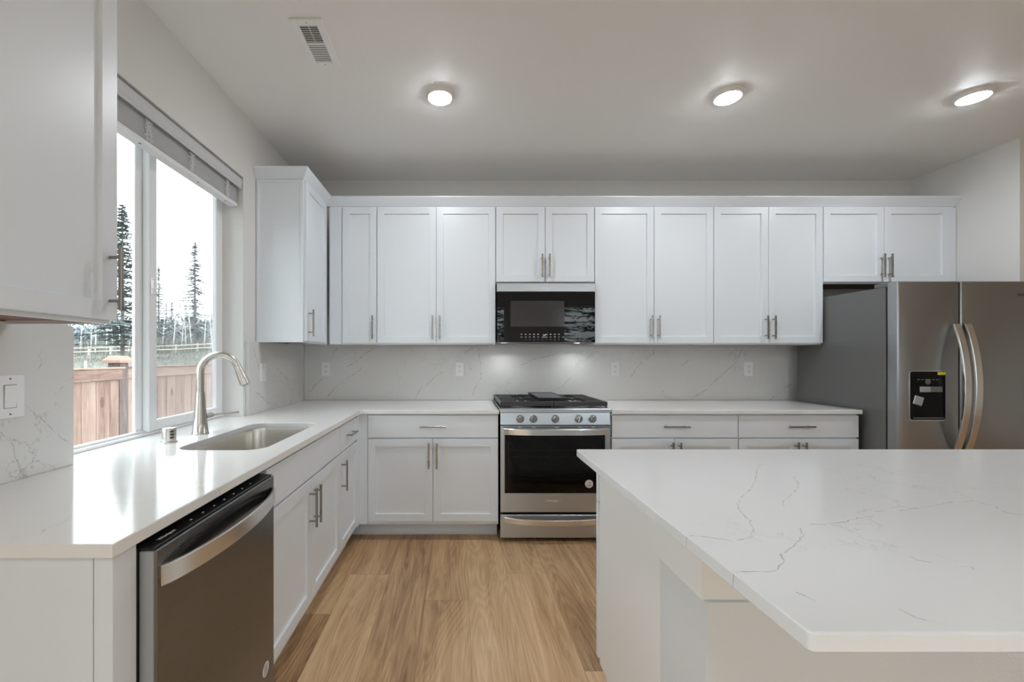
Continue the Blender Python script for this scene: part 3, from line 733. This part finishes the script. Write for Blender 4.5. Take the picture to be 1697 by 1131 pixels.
for gx_0, gx_1 in ((.292, .6655), (.6695, 1.043)):
    q = MB(); zt = .966
    q.box(gx_0, gx_1, 2.915, 2.931, .936, zt, .002); q.box(gx_0, gx_1, 3.475, 3.490, .940, zt, .002)
    q.box(gx_0, gx_0+.014, 2.93, 3.476, .942, zt, .002); q.box(gx_1-.014, gx_1, 2.93, 3.476, .942, zt, .002)
    for k in range(9):
        y = 2.975+k*.057; q.box(gx_0+.014, gx_0+.125, y, y+.011, .950, zt, .001); q.box(gx_1-.125, gx_1-.014, y, y+.011, .950, zt, .001)
    xm = (gx_0+gx_1)/2; q.box(xm-.006, xm+.006, 2.93, 3.0, .95, zt, .001); q.box(xm-.006, xm+.006, 3.12, 3.28, .95, zt, .001); q.box(xm-.006, xm+.006, 3.40, 3.476, .95, zt, .001)
    q.box(gx_0+.014, gx_1-.014, 3.197, 3.209, .95, zt, .001)
    for lx in (gx_0+.008, gx_1-.008):
        for ly in (2.925, 3.482): q.box(lx-.006, lx+.006, ly-.006, ly+.006, .9215, .945)
    q.build('burner_grate', M['iron'], rg, smooth=0)
gd = thing('griddle', 'flat dark griddle plate on the middle of the range grates', 'griddle', (.674, 3.2, .9665))
q = MB(); q.rects(.574, .776, 2.985, 3.45, [(.012, .9665), (.004, .972), (0, .984), (0, .988), (.008, .988), (.014, .982)]); q.build('plate', M['iron'], gd, smooth=20)
MB().box(.589, .761, 3.0, 3.435, .9815, .9835).build('cooking_surface', M['griddle'], gd, smooth=0)['label'] = 'grey cooking surface'

# ------------------------------------------------------------------ microwave
mw = thing('microwave', 'black over-the-range microwave with stainless top band', 'microwave', (.667, 3.36, 1.393))
mx0, mx1 = .2925, 1.0415; YM = 3.176; MF = FB(YM)
MB().box(mx0+.002, mx1-.002, 3.205, WB-.022, 1.414, 1.846, .002).build('case', M['black'], mw)
q = MB(MF); q.rects(mx0, mx1, 1.779, 1.842, [(0, -.03), (0, -.002), (.002, 0)]); tb = q.build('vent_band', M['steel'], mw, smooth=20)
text('Whirlpool', .017, at(MF, .667, 1.808, .0003), M['print'], 'brand_lettering', tb)
q = MB(MF); q.rects(mx0, mx1, 1.394, 1.776, [(0, -.028), (0, -.002), (.002, 0)]); md = q.build('door', M['glass_black'], mw, smooth=20)
q = MB(MF); q.box(.396, .805, 1.512, 1.708, 0, .0006); dwn = q.build('door_window', M['screen_grey'], md, smooth=0)
labs = ['POPCORN', 'POTATO', 'PIZZA', 'REHEAT', 'DEFROST', None, 'STEAM', 'MELT', 'SOFTEN', 'COOK', 'TIMER']
for r, z in enumerate((1.452, 1.4325, 1.412)):
    for k in range(11 if r == 1 else 10):
        u = .4795+k*.0318+(.0 if k < 5 else .0)
        if r < 2 and k in (5,): continue
        if r == 2 and k == 0: continue
        if r == 2: text(str((k) % 10), .010, at(MF, u, z, .0004), M['print'], 'button_digit', md)
        else:
            qq = MB(MF); qq.box(u-.0065, u+.0065, z-.0016, z+.0016, 0, .0005)
            if r == 0 or k in (3, 8): qq.box(u-.004, u+.005, z+.0022, z+.0044, 0, .0005)
            qq.build('button_mark', M['print'], md, smooth=0)
text('8:00', .013, at(MF, .655, 1.447, .0004), M['display'], 'clock_digits', md)
q = MB(MF); q.box(.635, .672, 1.4295, 1.4335, 0, .0005); q.build('clock_underline', M['print'], md, smooth=0)
q = MB(); ya, yb = 3.35, 3.385; zb0, zb1 = 1.393, 1.4135
q.box(mx0, mx1, 3.180, ya, zb0, zb1); q.box(mx0, mx1, yb, WB-.022, zb0, zb1)
for a_, b_ in ((mx0, .345), (.395, .935), (.985, mx1)): q.box(a_, b_, ya, yb, zb0, zb1)
bp = q.build('bottom_plate', M['grey_side'], mw, smooth=0)
for tx in (.37, .96):
    q = MB(); q.box(tx-.0245, tx+.0245, ya+.001, yb-.001, 1.411, 1.4135); q.build('task_light_lens', M['tasklens'], bp, smooth=0)

# ------------------------------------------------------------------ refrigerator
fr = thing('refrigerator', 'stainless side-by-side refrigerator with ice and water dispenser', 'refrigerator', (3.275, 3.1, 0))
fx0, fx1 = 2.817, 3.730; YFD = 2.67; FF = FB(YFD)
q = MB(); q.box(fx0+.004, fx1-.004, 2.752, 3.47, .02, 1.742, .003); q.build('cabinet_body', M['grey_side'], fr)['label'] = 'grey painted cabinet side'
q = MB(); q.box(fx0+.004, fx0+.10, 2.70, 2.83, 1.742, 1.768, .004); q.box(fx1-.10, fx1-.004, 2.70, 2.83, 1.742, 1.768, .004); q.build('hinge_cover', M['grey_side'], fr)
q = MB()
for lx in (fx0+.06, fx1-.06):
    for ly in (2.80, 3.42): q.lathe((lx, ly, 0), [(.02, 0), (.02, .021)], 12)
q.build('foot', M['black'], fr)
MB().box(fx0+.01, fx1-.01, 2.735, 2.751, .05, 1.74).build('door_gasket', M['black'], fr, smooth=0)
sx = 3.216
MB(FF).box(sx-.0044, sx+.0044, .07, 1.76, -.05, -.006).build('gap_shade_strip', M['black'], fr, smooth=0)  # black strip added to paint the gap between the doors dark
for i, (a_, b_) in enumerate(((fx0, sx-.0045), (sx+.0045, fx1))):
    q = MB(FF); rings = []
    for w_, ins in ((-.064, 0), (-.010, 0), (-.004, .002), (0, .008)):
        rings.append([(a_+ins, .06+ins, w_), (b_-ins, .06+ins, w_), (b_-ins, 1.7675-ins, w_), (a_+ins, 1.7675-ins, w_)])
    q.loft(rings); d = q.build('door', M['steel_fridge'], fr, smooth=40)
    hx = sx-.034 if i == 0 else sx+.037
    q = MB(FF); pts = []
    for k in range(41):
        a = k/40; pts.append((hx, .68+a*.81, .008+.060*(1-(2*a-1)**2)**.9))
    q.tube(pts, 1, flat=((1, 0, 0), .0215, .006)); q.build('handle', M['steel_bright'], d)
    if i == 0:
        dm = FF
        q = MB(dm); o1 = rrect(2.889, 3.121, .872, 1.190, .016, 5)
        q.loft([[(x, y, -.003) for x, y in o1], [(x, y, .003) for x, y in o1]]); dsp = q.build('dispenser', M['steel_bright'], d)
        q = MB(dm); o2 = rrect(2.893, 3.117, .877, 1.187, .014, 5); q.loft([[(x, y, .0022) for x, y in o2], [(x, y, .0042) for x, y in o2]]); q.build('dispenser_panel', M['dispenser_black'], d)
        q = MB(dm); q.box(2.952, 3.022, 1.055, 1.090, .004, .006, .001); q.build('water_spout', M['grey_light'], d)
        q = MB(dm); q.box(3.023, 3.098, 1.055, 1.090, .004, .0055, .001); q.build('spout_cover', M['grey_side'], d)
        q = MB(dm @ Matrix.Translation((2.94, 1.0, .007)) @ Matrix.Rotation(-.3, 4, 'Z')); q.box(-.030, .030, -.028, .028, -.003, .004, .003); q.box(-.024, .024, -.022, .020, .004, .006, .001); q.build('dispenser_paddle', M['grey_light'], d)
        q = MB(dm); q.box(2.91, 3.10, .886, .892, .004, .014, .001); q.build('drip_tray', M['grey_side'], d)
        for k in range(6):
            qq = MB(dm); qq.box(2.938+k*.024, 2.952+k*.024, 1.1335, 1.1365, .0042, .0046); qq.build('button_mark', M['grey_light'], d, smooth=0)
        q = MB(dm @ Matrix.Translation((3.005, 1.122, .0042))); q.lathe((0, 0, 0), [(.018, 0), (.018, .0006)], 20); q.build('lock_button', M['grey_side'], d)
        MB(dm).box(3.067, 3.117, 1.165, 1.183, .0042, .0049).build('yellow_sticker', M['yellow'], d, smooth=0)
    else:
        text('Whirlpool', .026, at(FF, 3.638, 1.678, .0004), M['print_dark'], 'brand_lettering', d, shear=.3)

# ------------------------------------------------------------------ outlets, switches
places = [(540, 'white double outlet on the backsplash in the far left corner'), (762, 'white double outlet on the backsplash just left of the range'),
          (1019, 'white double outlet on the backsplash just right of the range'), (1241, 'white double outlet on the backsplash nearest the refrigerator')]
for cx, lab in places:
    x, z = px(cx, 612, 3.525); OM = at(FB(3.5298), x, z)
    t = thing('wall_outlet', lab, 'outlet', (x, 3.527, z-.06), 'outlets on the back wall')
    q = MB(OM); q.rects(-.036, .036, -.0605, .0605, [(0, 0), (0, .003), (.002, .006)]); q.build('cover_plate', M['plastic'], t, smooth=20)
    for s in (-.021, .021):
        q = MB(OM); oo = rrect(-.0165, .0165, s-.0145, s+.0145, .008, 4); q.loft([[(a_, b_, .005) for a_, b_ in oo], [(a_, b_, .0072) for a_, b_ in oo]]); rc = q.build('receptacle', M['plastic'], t)
        q = MB(OM); q.box(-.0085, -.006, s-.001, s+.009, .007, .0076); q.box(.006, .0085, s-.001, s+.008, .007, .0076); q.box(-.0025, .0025, s-.0095, s-.005, .007, .0076); q.build('pin_slot', M['slot'], rc, smooth=0)
def rocker(lab, m, loc, hw, hh, rw, rh):
    t = thing('light_switch', lab, 'light switch', loc, 'rocker switches on the left backsplashes')
    q = MB(m); q.rects(-hw, hw, -hh, hh, [(0, 0), (0, .003), (.002, .006)]); q.build('cover_plate', M['plastic'], t, smooth=20)
    q = MB(m); q.box(-rw-.0012, rw+.0012, -rh-.0012, rh+.0012, .0052, .0063); q.build('rocker_gap', M['slot'], t, smooth=0)
    q = MB(m); q.loft([[(-rw, -rh, .005), (rw, -rh, .005), (rw, rh, .005), (-rw, rh, .005)], [(-rw, -rh, .0065), (rw, -rh, .0065), (rw, rh, .0105), (-rw, rh, .0105)]]); q.build('rocker', M['plastic'], t, smooth=0)
    for s in (-1, 1):
        q = MB(m); q.lathe((0, s*(hh-.012), .0055), [(.0028, 0), (.0028, .001)], 10); q.box(-.0006, .0006, s*(hh-.012)-.0025, s*(hh-.012)+.0025, .0064, .0068); q.build('screw', M['handle'], t)
rocker('white rocker light switch on the near left backsplash under the cabinet', at(FL(XS+.0002), 1.211, 1.165), (XS, 1.211, 1.10), .041, .0635, .0165, .033)
rocker('narrow white rocker switch on the backsplash between window and corner', at(FL(XS+.0002), 2.782, 1.176), (XS, 2.782, 1.115), .038, .0615, .0165, .033)

# ------------------------------------------------------------------ ceiling lights and vent
def disc_light(x, y, lab, grp):
    t = thing('ceiling_light', lab, 'ceiling light', (x, y, CZ-.03), grp)
    q = MB(); q.lathe((x, y, CZ), [(.085, -.0003), (.084, -.005), (.073, -.019), (.068, -.0215), (.0655, -.0205)], 40, cap1=False); q.build('trim_ring', M['white'], t)
    q = MB(); q.lathe((x, y, CZ), [(.0655, -.0203), (.0635, -.0240), (.052, -.0275), (.03, -.0295), (.002, -.0300)], 40, cap0=True); q.build('lens', M['lens'], t)['label'] = 'glowing white lens'
disc_light(-.107, 2.39, 'round lit ceiling light left of centre, near the vent', 'ceiling lights in view')
disc_light(1.546, 2.39, 'round lit ceiling light in the middle of the row of three', 'ceiling lights in view')
disc_light(2.955, 2.39, 'round lit ceiling light nearest the right wall', 'ceiling lights in view')
for y in (-1.2,):
    for x in (-.107, 1.546, 2.955): disc_light(x, y, 'added ceiling light filling the room from behind the camera', 'added fill lights behind the camera')  # unseen lamps added to light the room from behind
vt = thing('ceiling_vent', 'white metal air register in the ceiling at upper left', 'vent', (-.682, 1.997, CZ-.012))
va, vb, vc, vd = -.757, -.608, 1.848, 2.146; z1 = CZ-.0005; z0 = CZ-.009
q = MB(); q.box(va, va+.034, vc, vd, z0, z1, .002); q.box(vb-.034, vb, vc, vd, z0, z1, .002); q.box(va+.034, vb-.034, vc, vc+.036, z0, z1, .002); q.box(va+.034, vb-.034, vd-.03, vd, z0, z1, .002); q.box(va+.034, vb-.034, 1.988, 2.0, z0, z1, .001)
q.build('face_plate', M['plastic'], vt, smooth=20)
MB().box(va+.03, vb-.03, vc+.03, vd-.02, CZ-.0022, CZ-.0008).build('duct_shade_plate', M['slot'], vt, smooth=0)  # flat dark plate; the shade inside the duct is put into its colour
q = MB()
for k in range(9):
    y = 1.888+k*.0112; q.box(va+.034, vb-.034, y-.0011, y+.0011, z0+.0005, z0+.0030)
q.box((va+vb)/2-.0015, (va+vb)/2+.0015, vc+.036, 1.988, z0+.003, z1-.002)
for k in range(9):
    y = 2.008+k*.0125; q.box(va+.034, vb-.034, y-.0049, y+.0049, z0+.0005, z0+.002, rot=Matrix.Rotation(.25, 3, 'X'))
q.build('louvre', M['plastic'], vt, smooth=0)
for yy in (vc+.017, vd-.014): MB().lathe(((va+vb)/2, yy, z0-.0008), [(.003, 0), (.003, .001)], 10).build('screw', M['handle'], vt)

# ------------------------------------------------------------------ island
q = MB(); IX0, IX1, IY0, IY1 = .466, 2.85, .552, 1.6506
q.slab(rrect(IX0, IX1, IY0, IY1, .008, 4), [], .8865, .914, .0025)
q.M = FT(0); q.mi = 1
def isl(pts):
    o = []
    for x, y in pts:
        X, Y = 1130+x*.3457, 740+y*.3457; d = (CAM_Z-.914)*F/(Y-VY); o.append(((X-VX)*d/F, d))
    return o
V = [[(35, 430), (100, 432), (170, 445), (245, 455), (300, 448), (335, 430), (345, 400), (325, 355), (290, 320), (265, 285), (285, 245), (330, 205), (355, 165), (360, 110), (385, 75)],
     [(255, 605), (320, 600), (400, 605), (460, 590), (485, 560), (480, 520), (520, 490), (560, 460), (580, 425), (565, 385), (575, 372), (680, 375), (770, 365), (850, 345), (925, 335), (900, 312), (1000, 312), (1100, 302), (1200, 285), (1290, 270), (1400, 262), (1500, 290), (1560, 320), (1640, 330)],
     [(535, 145), (560, 185), (535, 225), (490, 260), (485, 285), (505, 300)], [(1040, 780), (1110, 820), (1180, 840), (1260, 855)], [(1095, 530), (1130, 550), (1200, 558)], [(545, 700), (600, 725), (640, 745)], [(1310, 215), (1350, 235), (1400, 262)], [(745, 445), (800, 470), (850, 470)], [(1340, 575), (1380, 575), (1400, 595)]]
for i, l in enumerate(V): q.ribbon(isl(l), .0024 if i < 2 else .0016, .9142, 30+i, .005)
q.M = frame((IX0, 0, 0), (0, -1, 0), (0, 0, 1), (-1, 0, 0))
for X, Y in ((1140.5, 889), (1218.5, 950)):
    d = (CAM_Z-.914)*F/(Y-VY); q.ribbon([(-d, .912), (-d-.002, .889)], .0018, .0002, 5, .001)
tag(q.build('countertop', [M['quartz_island'], M['vein']], smooth=30, fixn=False), 'large white veined quartz island top in the right foreground', 'countertop')
isc = thing('island_cabinet', 'white island cabinet under the overhanging island top', 'island', (1.6, 1.3, 0))
q = MB(); q.box(.541, 2.72, 1.105, 1.580, .114, .8862); q.box(.541, 2.72, 1.105, 1.505, 0, .114); q.build('body', M['cab'], isc, smooth=0)
q = MB(); q.box(.536, .541, 1.108, 1.580, .114, .8862, .001); q.box(.536, .541, 1.108, 1.508, 0, .1145, .001); q.build('end_panel', M['white'], isc, smooth=20)
IA = FA(1.580)
for a_, b_ in ((.529, 1.07), (1.075, 1.62), (1.625, 2.17), (2.175, 2.715)):
    drawer(isc, IA, -b_, -a_, .731, 0.8735); m2 = (a_+b_)/2
    door(isc, IA, -b_, -a_, .139, .727, -b_+.03, .62)
tag(MB().box(.536, 2.72, .903, 1.1045, 0, .747).build('knee_wall', M['knee'], smooth=0), 'painted knee wall supporting the island overhang', 'wall')
kl = MB(); kl.box(.539, 2.72, .912, 1.1045, .7475, .8862); kl.box(.533, .5355, .912, 1.145, .747, .8862); kl.box(.5355, .539, .912, 1.1045, .7475, .8862)
tag(kl.build('support_ledger', M['white'], smooth=0), 'white wooden ledger between the knee wall and the island top', 'ledger')

# ------------------------------------------------------------------ outdoors
def gz(x, y):
    t_ = min(1, max(0, (y-5)/40)); d = math.hypot(x, y)
    z = -.65+2.50*t_
    z -= .70*min(1, max(0, (-x-27)/19))*t_
    return z + (.12*noise.noise(Vector((x*.15, y*.15, 0))) if d > 14 else 0)
q = MB(); nx, ny = 60, 60
G = [[None]*(ny+1) for _ in range(nx+1)]
for i in range(nx+1):
    for j in range(ny+1):
        x = -1.49-118*(i/nx)**1.6; y = -6+126*(j/ny)**1.3; G[i][j] = q.bm.verts.new((x, y, gz(x, y)))
for i in range(nx):
    for j in range(ny): q.bm.faces.new((G[i][j], G[i+1][j], G[i+1][j+1], G[i][j+1]))
tag(q.build('hillside', M['field'], loc=(0, 0, 0)), 'rough grey-green field rising beyond the fence', kind='structure')
q = MB(); q.quad([(-30, -60, -.4), (30, -60, -.4), (30, RY-T-.01, -.15), (-30, RY-T-.01, -.15)])
tag(q.build('ground_rear', M['field'], loc=(0, 0, 0), fixn=False), 'field outside the sliding doors behind the camera', kind='structure')

def fence(name, lab, X, ya, yb, zt, seed):
    t = thing(name, lab, 'fence', (X, (ya+yb)/2, -.62), 'cedar fence panels outside the window'); rnd = random.Random(seed)
    q = MB(); uvl = q.bm.loops.layers.uv.new('UVMap'); tl = q.bm.loops.layers.float_color.new('tone')
    def brd(x0, x1, y0, y1, z0, z1, horiz=False):
        n0 = len(q.bm.faces); q.box(x0, x1, y0, y1, z0, z1, .004); q.bm.faces.ensure_lookup_table()
        ou, ov, tn = rnd.uniform(0, 50), rnd.uniform(0, 50), rnd.uniform(.25, .75)
        for f_ in q.bm.faces[n0:]:
            for l in f_.loops:
                c_ = l.vert.co; l[uvl].uv = (c_.y+ou, c_.z+ov) if horiz else (c_.z+ou, c_.y+c_.x+ov); l[tl] = (tn, tn, tn, 1)
    y = ya
    while y < yb-.05:
        brd(X-.019, X, y, min(y+.1405, yb), -.60, zt-.03); y += .141
    q.build('board_panel', M['cedar'], t, smooth=0)
    q = MB(); uvl = q.bm.loops.layers.uv.new('UVMap'); tl = q.bm.loops.layers.float_color.new('tone'); brd(X+.0005, X+.02, ya, yb+.02, zt-.115, zt-.016, True); q.build('top_rail', M['cedar'], t, smooth=0)
    q = MB(); uvl = q.bm.loops.layers.uv.new('UVMap'); tl = q.bm.loops.layers.float_color.new('tone'); brd(X-.03, X+.032, ya, yb+.04, zt-.016, zt, True); q.build('cap_rail', M['cedar'], t, smooth=0)
fence('cedar_fence', 'pinkish cedar fence panel seen through the left window pane', -3.10, .60, 3.80, 1.187, 3)
fence('cedar_fence', 'pinkish cedar fence panel seen through the right window pane', -3.17, 3.96, 6.9, 1.190, 5)
t = thing('fence_post', 'dark weathered fence post with a pink cedar cap', 'post', (-3.19, 3.90, -.65))
MB().box(-3.245, -3.135, 3.852, 3.955, -.66, 1.225, .003).build('post', M['cedar_post'], t)
q = MB(); c_ = (-3.19, 3.903); q.loft([[(c_[0]+a_*h, c_[1]+b_*h, z) for a_, b_ in ((-1, -1), (1, -1), (1, 1), (-1, 1))] for h, z in ((.085, 1.2255), (.085, 1.250), (.055, 1.285), (.01, 1.292))]); q.build('post_cap', M['cedar_cap'], t, smooth=0)
MB().lathe((-4.48, 5.0, gz(-4.48, 5)), [(.013, 0), (.013, 1.2365-gz(-4.48, 5))], 8).build('marker_stake', M['birch'])
tag(bpy.data.objects['marker_stake'], 'thin white stake standing behind the cedar fence', 'stake')
# pale post-and-rail fence up the slope
rf = thing('rail_fence', 'pale wooden post-and-rail fence across the field', 'fence', (-34, 45, 1.5), None)
posts = []
for k in range(17):
    x = -47+k*2.35; zz = gz(x, 45); posts.append((x, zz))
    MB().box(x-.07, x+.07, 44.93, 45.07, zz-.05, zz+1.0).build('post', M['palewood'], rf, smooth=0)
for h in (.45, .85):
    q = MB()
    for (xa, za), (xb, zb_) in zip(posts[:-1], posts[1:]): q.tube([(xa, 44.9, za+h), (xb, 44.9, zb_+h)], .06, 6)
    q.build('rail', M['palewood'], rf, smooth=0)

def conifer_mesh(h, r, seed, dens=1.0):
    rnd = random.Random(seed); q = MB()
    z = h*.10
    while z < h*.985:
        f_ = 1-z/h; L_ = r*min(1, f_*1.15+.03)*rnd.uniform(.7, 1.1); nb = rnd.randint(6, 10)
        a0 = rnd.uniform(0, 6.28)
        for k in range(nb):
            if rnd.random() < .12: continue
            a = a0+6.283*k/nb+rnd.uniform(-.3, .3); l = L_*rnd.uniform(.55, 1.1); droop = rnd.uniform(.05, .30)*l; d = Vector((math.cos(a), math.sin(a), 0)); s = Vector((-d.y, d.x, 0))
            zb_ = z+rnd.uniform(-.1, .1); base = Vector((0, 0, zb_)); m_ = max(3, int(l/.22))
            P_ = [base+d*l*(i/m_)+Vector((0, 0, -droop*(i/m_)**1.3+.12*l*(i/m_)**3)) for i in range(m_+1)]
            for i in range(m_):
                wd = .035
                q.quad([P_[i]-s*wd, P_[i+1]-s*wd*.7, P_[i+1]+s*wd*.7, P_[i]+s*wd])
                for sg in (-1, 1):
                    tl_ = min(.75, .08+.50*l*(1-i/m_)+.12*l)*rnd.uniform(.6, 1.15); p0 = P_[i]+(P_[i+1]-P_[i])*rnd.random()
                    tip = p0+d*tl_*.55+s*sg*tl_*.75+Vector((0, 0, -rnd.uniform(.05, .22)*tl_-.03))
                    v_ = [q.bm.verts.new(p0-d*.06), q.bm.verts.new(tip), q.bm.verts.new(p0+d*.09+Vector((0, 0, -.05)))]; q.bm.faces.new(v_)
        z += rnd.uniform(.22, .40)*(.6+.8*f_)/dens
    return q
def trunk_mesh(h, r, seed): 
    q = MB(); q.lathe((0, 0, 0), [(r, -.3), (r*.6, h*.5), (r*.08, h*.995)], 7); return q
protos = {}
def conifer(key, lab, grp, x, y, H, wscale=1.0, far=False):
    kk = (key, far)
    t = thing('conifer_tree', lab, 'tree', (x, y, gz(x, y)), grp)
    if kk not in protos:
        hh, rr, sd = {'slim': (11.0, 2.1, 11), 'broad': (12.0, 2.9, 23), 'bush': (8.0, 2.5, 37)}[key]
        a = conifer_mesh(hh, rr, sd, {'slim': 1.1, 'broad': 1.5, 'bush': 1.7}[key]); a.M = ID
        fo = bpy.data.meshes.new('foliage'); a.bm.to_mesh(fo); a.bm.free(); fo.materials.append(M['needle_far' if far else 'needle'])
        b_ = trunk_mesh(hh, .11, 1); tr = bpy.data.meshes.new('trunk'); bmesh.ops.recalc_face_normals(b_.bm, faces=b_.bm.faces[:]); b_.bm.to_mesh(tr); b_.bm.free(); tr.materials.append(M['bark'])
        protos[kk] = (fo, tr, hh)
    fo, tr, hh = protos[kk]; s = H/hh; rz = random.Random(x*7+y).uniform(0, 6.28)
    for nm, me in (('foliage', fo), ('trunk', tr)):
        o = bpy.data.objects.new(nm, me); C.objects.link(o); o.parent = t; o.scale = (s*wscale, s*wscale, s); o.rotation_euler = (0, 0, rz)
def along(p, Y): return (p-VX)*Y/F
def tree_at(key, lab, grp, p, ytop, Y, ws=1.0, far=False):
    x = along(p, Y); top = CAM_Z+(VY-ytop)*Y/F; conifer(key, lab, grp, x, Y, top-gz(x, Y), ws, far)
tree_at('slim', 'tall lone conifer in the right window pane', None, 323, 398, 52, 1.35)
tree_at('broad', 'tall dark conifer in the left window pane beside the cabinet', None, 203, 335, 33, 1.35)
tree_at('slim', 'slender conifer just right of the window meeting stile', None, 263, 438, 54, 1.1)
rnd = random.Random(21); spots = []
for k in range(1500):
    if len(spots) >= 34: break
    Y = rnd.uniform(58, 90); p = rnd.uniform(96, 385); x = along(p, Y); ws = rnd.uniform(.85, 1.1)
    if any(math.hypot(x-a_, Y-b_) < 4.4 for a_, b_ in spots): continue
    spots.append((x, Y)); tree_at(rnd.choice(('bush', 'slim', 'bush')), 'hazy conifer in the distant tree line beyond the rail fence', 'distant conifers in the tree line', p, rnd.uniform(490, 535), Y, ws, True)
# pale saplings in front of the tree line
for k, p in enumerate((122, 133, 149, 158, 176, 189, 201, 212, 222, 268, 286, 300, 309, 318, 338, 352)):
    Y = rnd.uniform(46.2, 48.5); x = along(p, Y); z = gz(x, Y); hgt = rnd.uniform(4.2, 7.0); lean = rnd.uniform(-.6, .6)
    t = thing('sapling_tree', 'thin pale bare sapling in front of the tree line', 'tree', (x, Y, z), 'bare saplings beyond the rail fence')
    q = MB(); q.tube([(x, Y, z-.2), (x+lean*.5, Y, z+hgt*.5), (x+lean, Y, z+hgt)], [.07, .05, .015], 6)
    q.build('trunk', M['birch'], t)
    q = MB()
    for j in range(14):
        h0 = rnd.uniform(.3, .95); c0 = Vector((x+lean*h0, Y, z+hgt*h0)); a = rnd.uniform(0, 6.28); l = rnd.uniform(.5, 1.3)
        q.tube([c0, c0+Vector((math.cos(a)*l, math.sin(a)*l, l*rnd.uniform(.4, 1.1)))], [.022, .006], 4)
    q.build('twig', M['birch'], t)
# brush along the rail fence and on the slope: nobody could count it
q = MB()
for k in range(5200):
    if k < 2600: Y = rnd.uniform(45.5, 54); p = rnd.uniform(95, 380); hh = rnd.uniform(.5, 2.8)
    else: Y = 12+34*rnd.random()**.7; p = rnd.uniform(60, 400); hh = rnd.uniform(.1, .45)
    x = along(p, Y); z = gz(x, Y); a = rnd.uniform(0, 6.28); w_ = rnd.uniform(.02, .06); d = Vector((math.cos(a), math.sin(a), 0))
    tip = Vector((x+rnd.uniform(-.5, .5)*hh, Y+rnd.uniform(-.4, .4)*hh, z+hh)); bb = Vector((x, Y, z-.05))
    v_ = [q.bm.verts.new(bb-d*w_), q.bm.verts.new(bb+d*w_), q.bm.verts.new(tip)]; q.bm.faces.new(v_)
tag(q.build('brush', M['brush'], loc=(-30, 45, 1), fixn=False, smooth=0), 'tangled grey brush and tall grass on the slope', 'brush', None, 'stuff')
q = MB(); rnd = random.Random(77)
for k in range(14000):
    Y = rnd.uniform(55, 92); p = rnd.uniform(95, 385); x = along(p, Y); z = gz(x, Y)
    hh = (2.2+5.0*(.5+.5*noise.noise(Vector((x*.20, Y*.20, 3)))))*rnd.random()**.7; sz = rnd.uniform(.3, .75)
    c0 = Vector((x, Y, z+hh)); v_ = [q.bm.verts.new(c0+Vector((rnd.uniform(-1, 1)*sz, rnd.uniform(-1, 1)*sz, rnd.uniform(-.8, .5)*sz))) for _ in range(3)]; q.bm.faces.new(v_)
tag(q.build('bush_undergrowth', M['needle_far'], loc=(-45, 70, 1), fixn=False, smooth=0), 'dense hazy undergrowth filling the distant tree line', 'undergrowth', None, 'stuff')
# trees outside the sliding doors behind the camera, seen only in reflections
q = MB(); rnd = random.Random(5)
for k in range(22):
    x = -9+k*1.05; y = -9-rnd.uniform(0, 6); a = conifer_mesh(rnd.uniform(6, 12), rnd.uniform(1.8, 2.6), 50+k, 1.0)
    me = bpy.data.meshes.new('tmp'); a.bm.to_mesh(me); a.bm.free(); me.transform(Matrix.Translation((x, y, -.4))); q.bm.from_mesh(me); bpy.data.meshes.remove(me)
tag(q.build('rear_trees', M['needle'], loc=(0, -13, -.4), fixn=False, smooth=0), 'dark conifers outside the sliding doors behind the camera', 'trees', None, 'stuff')
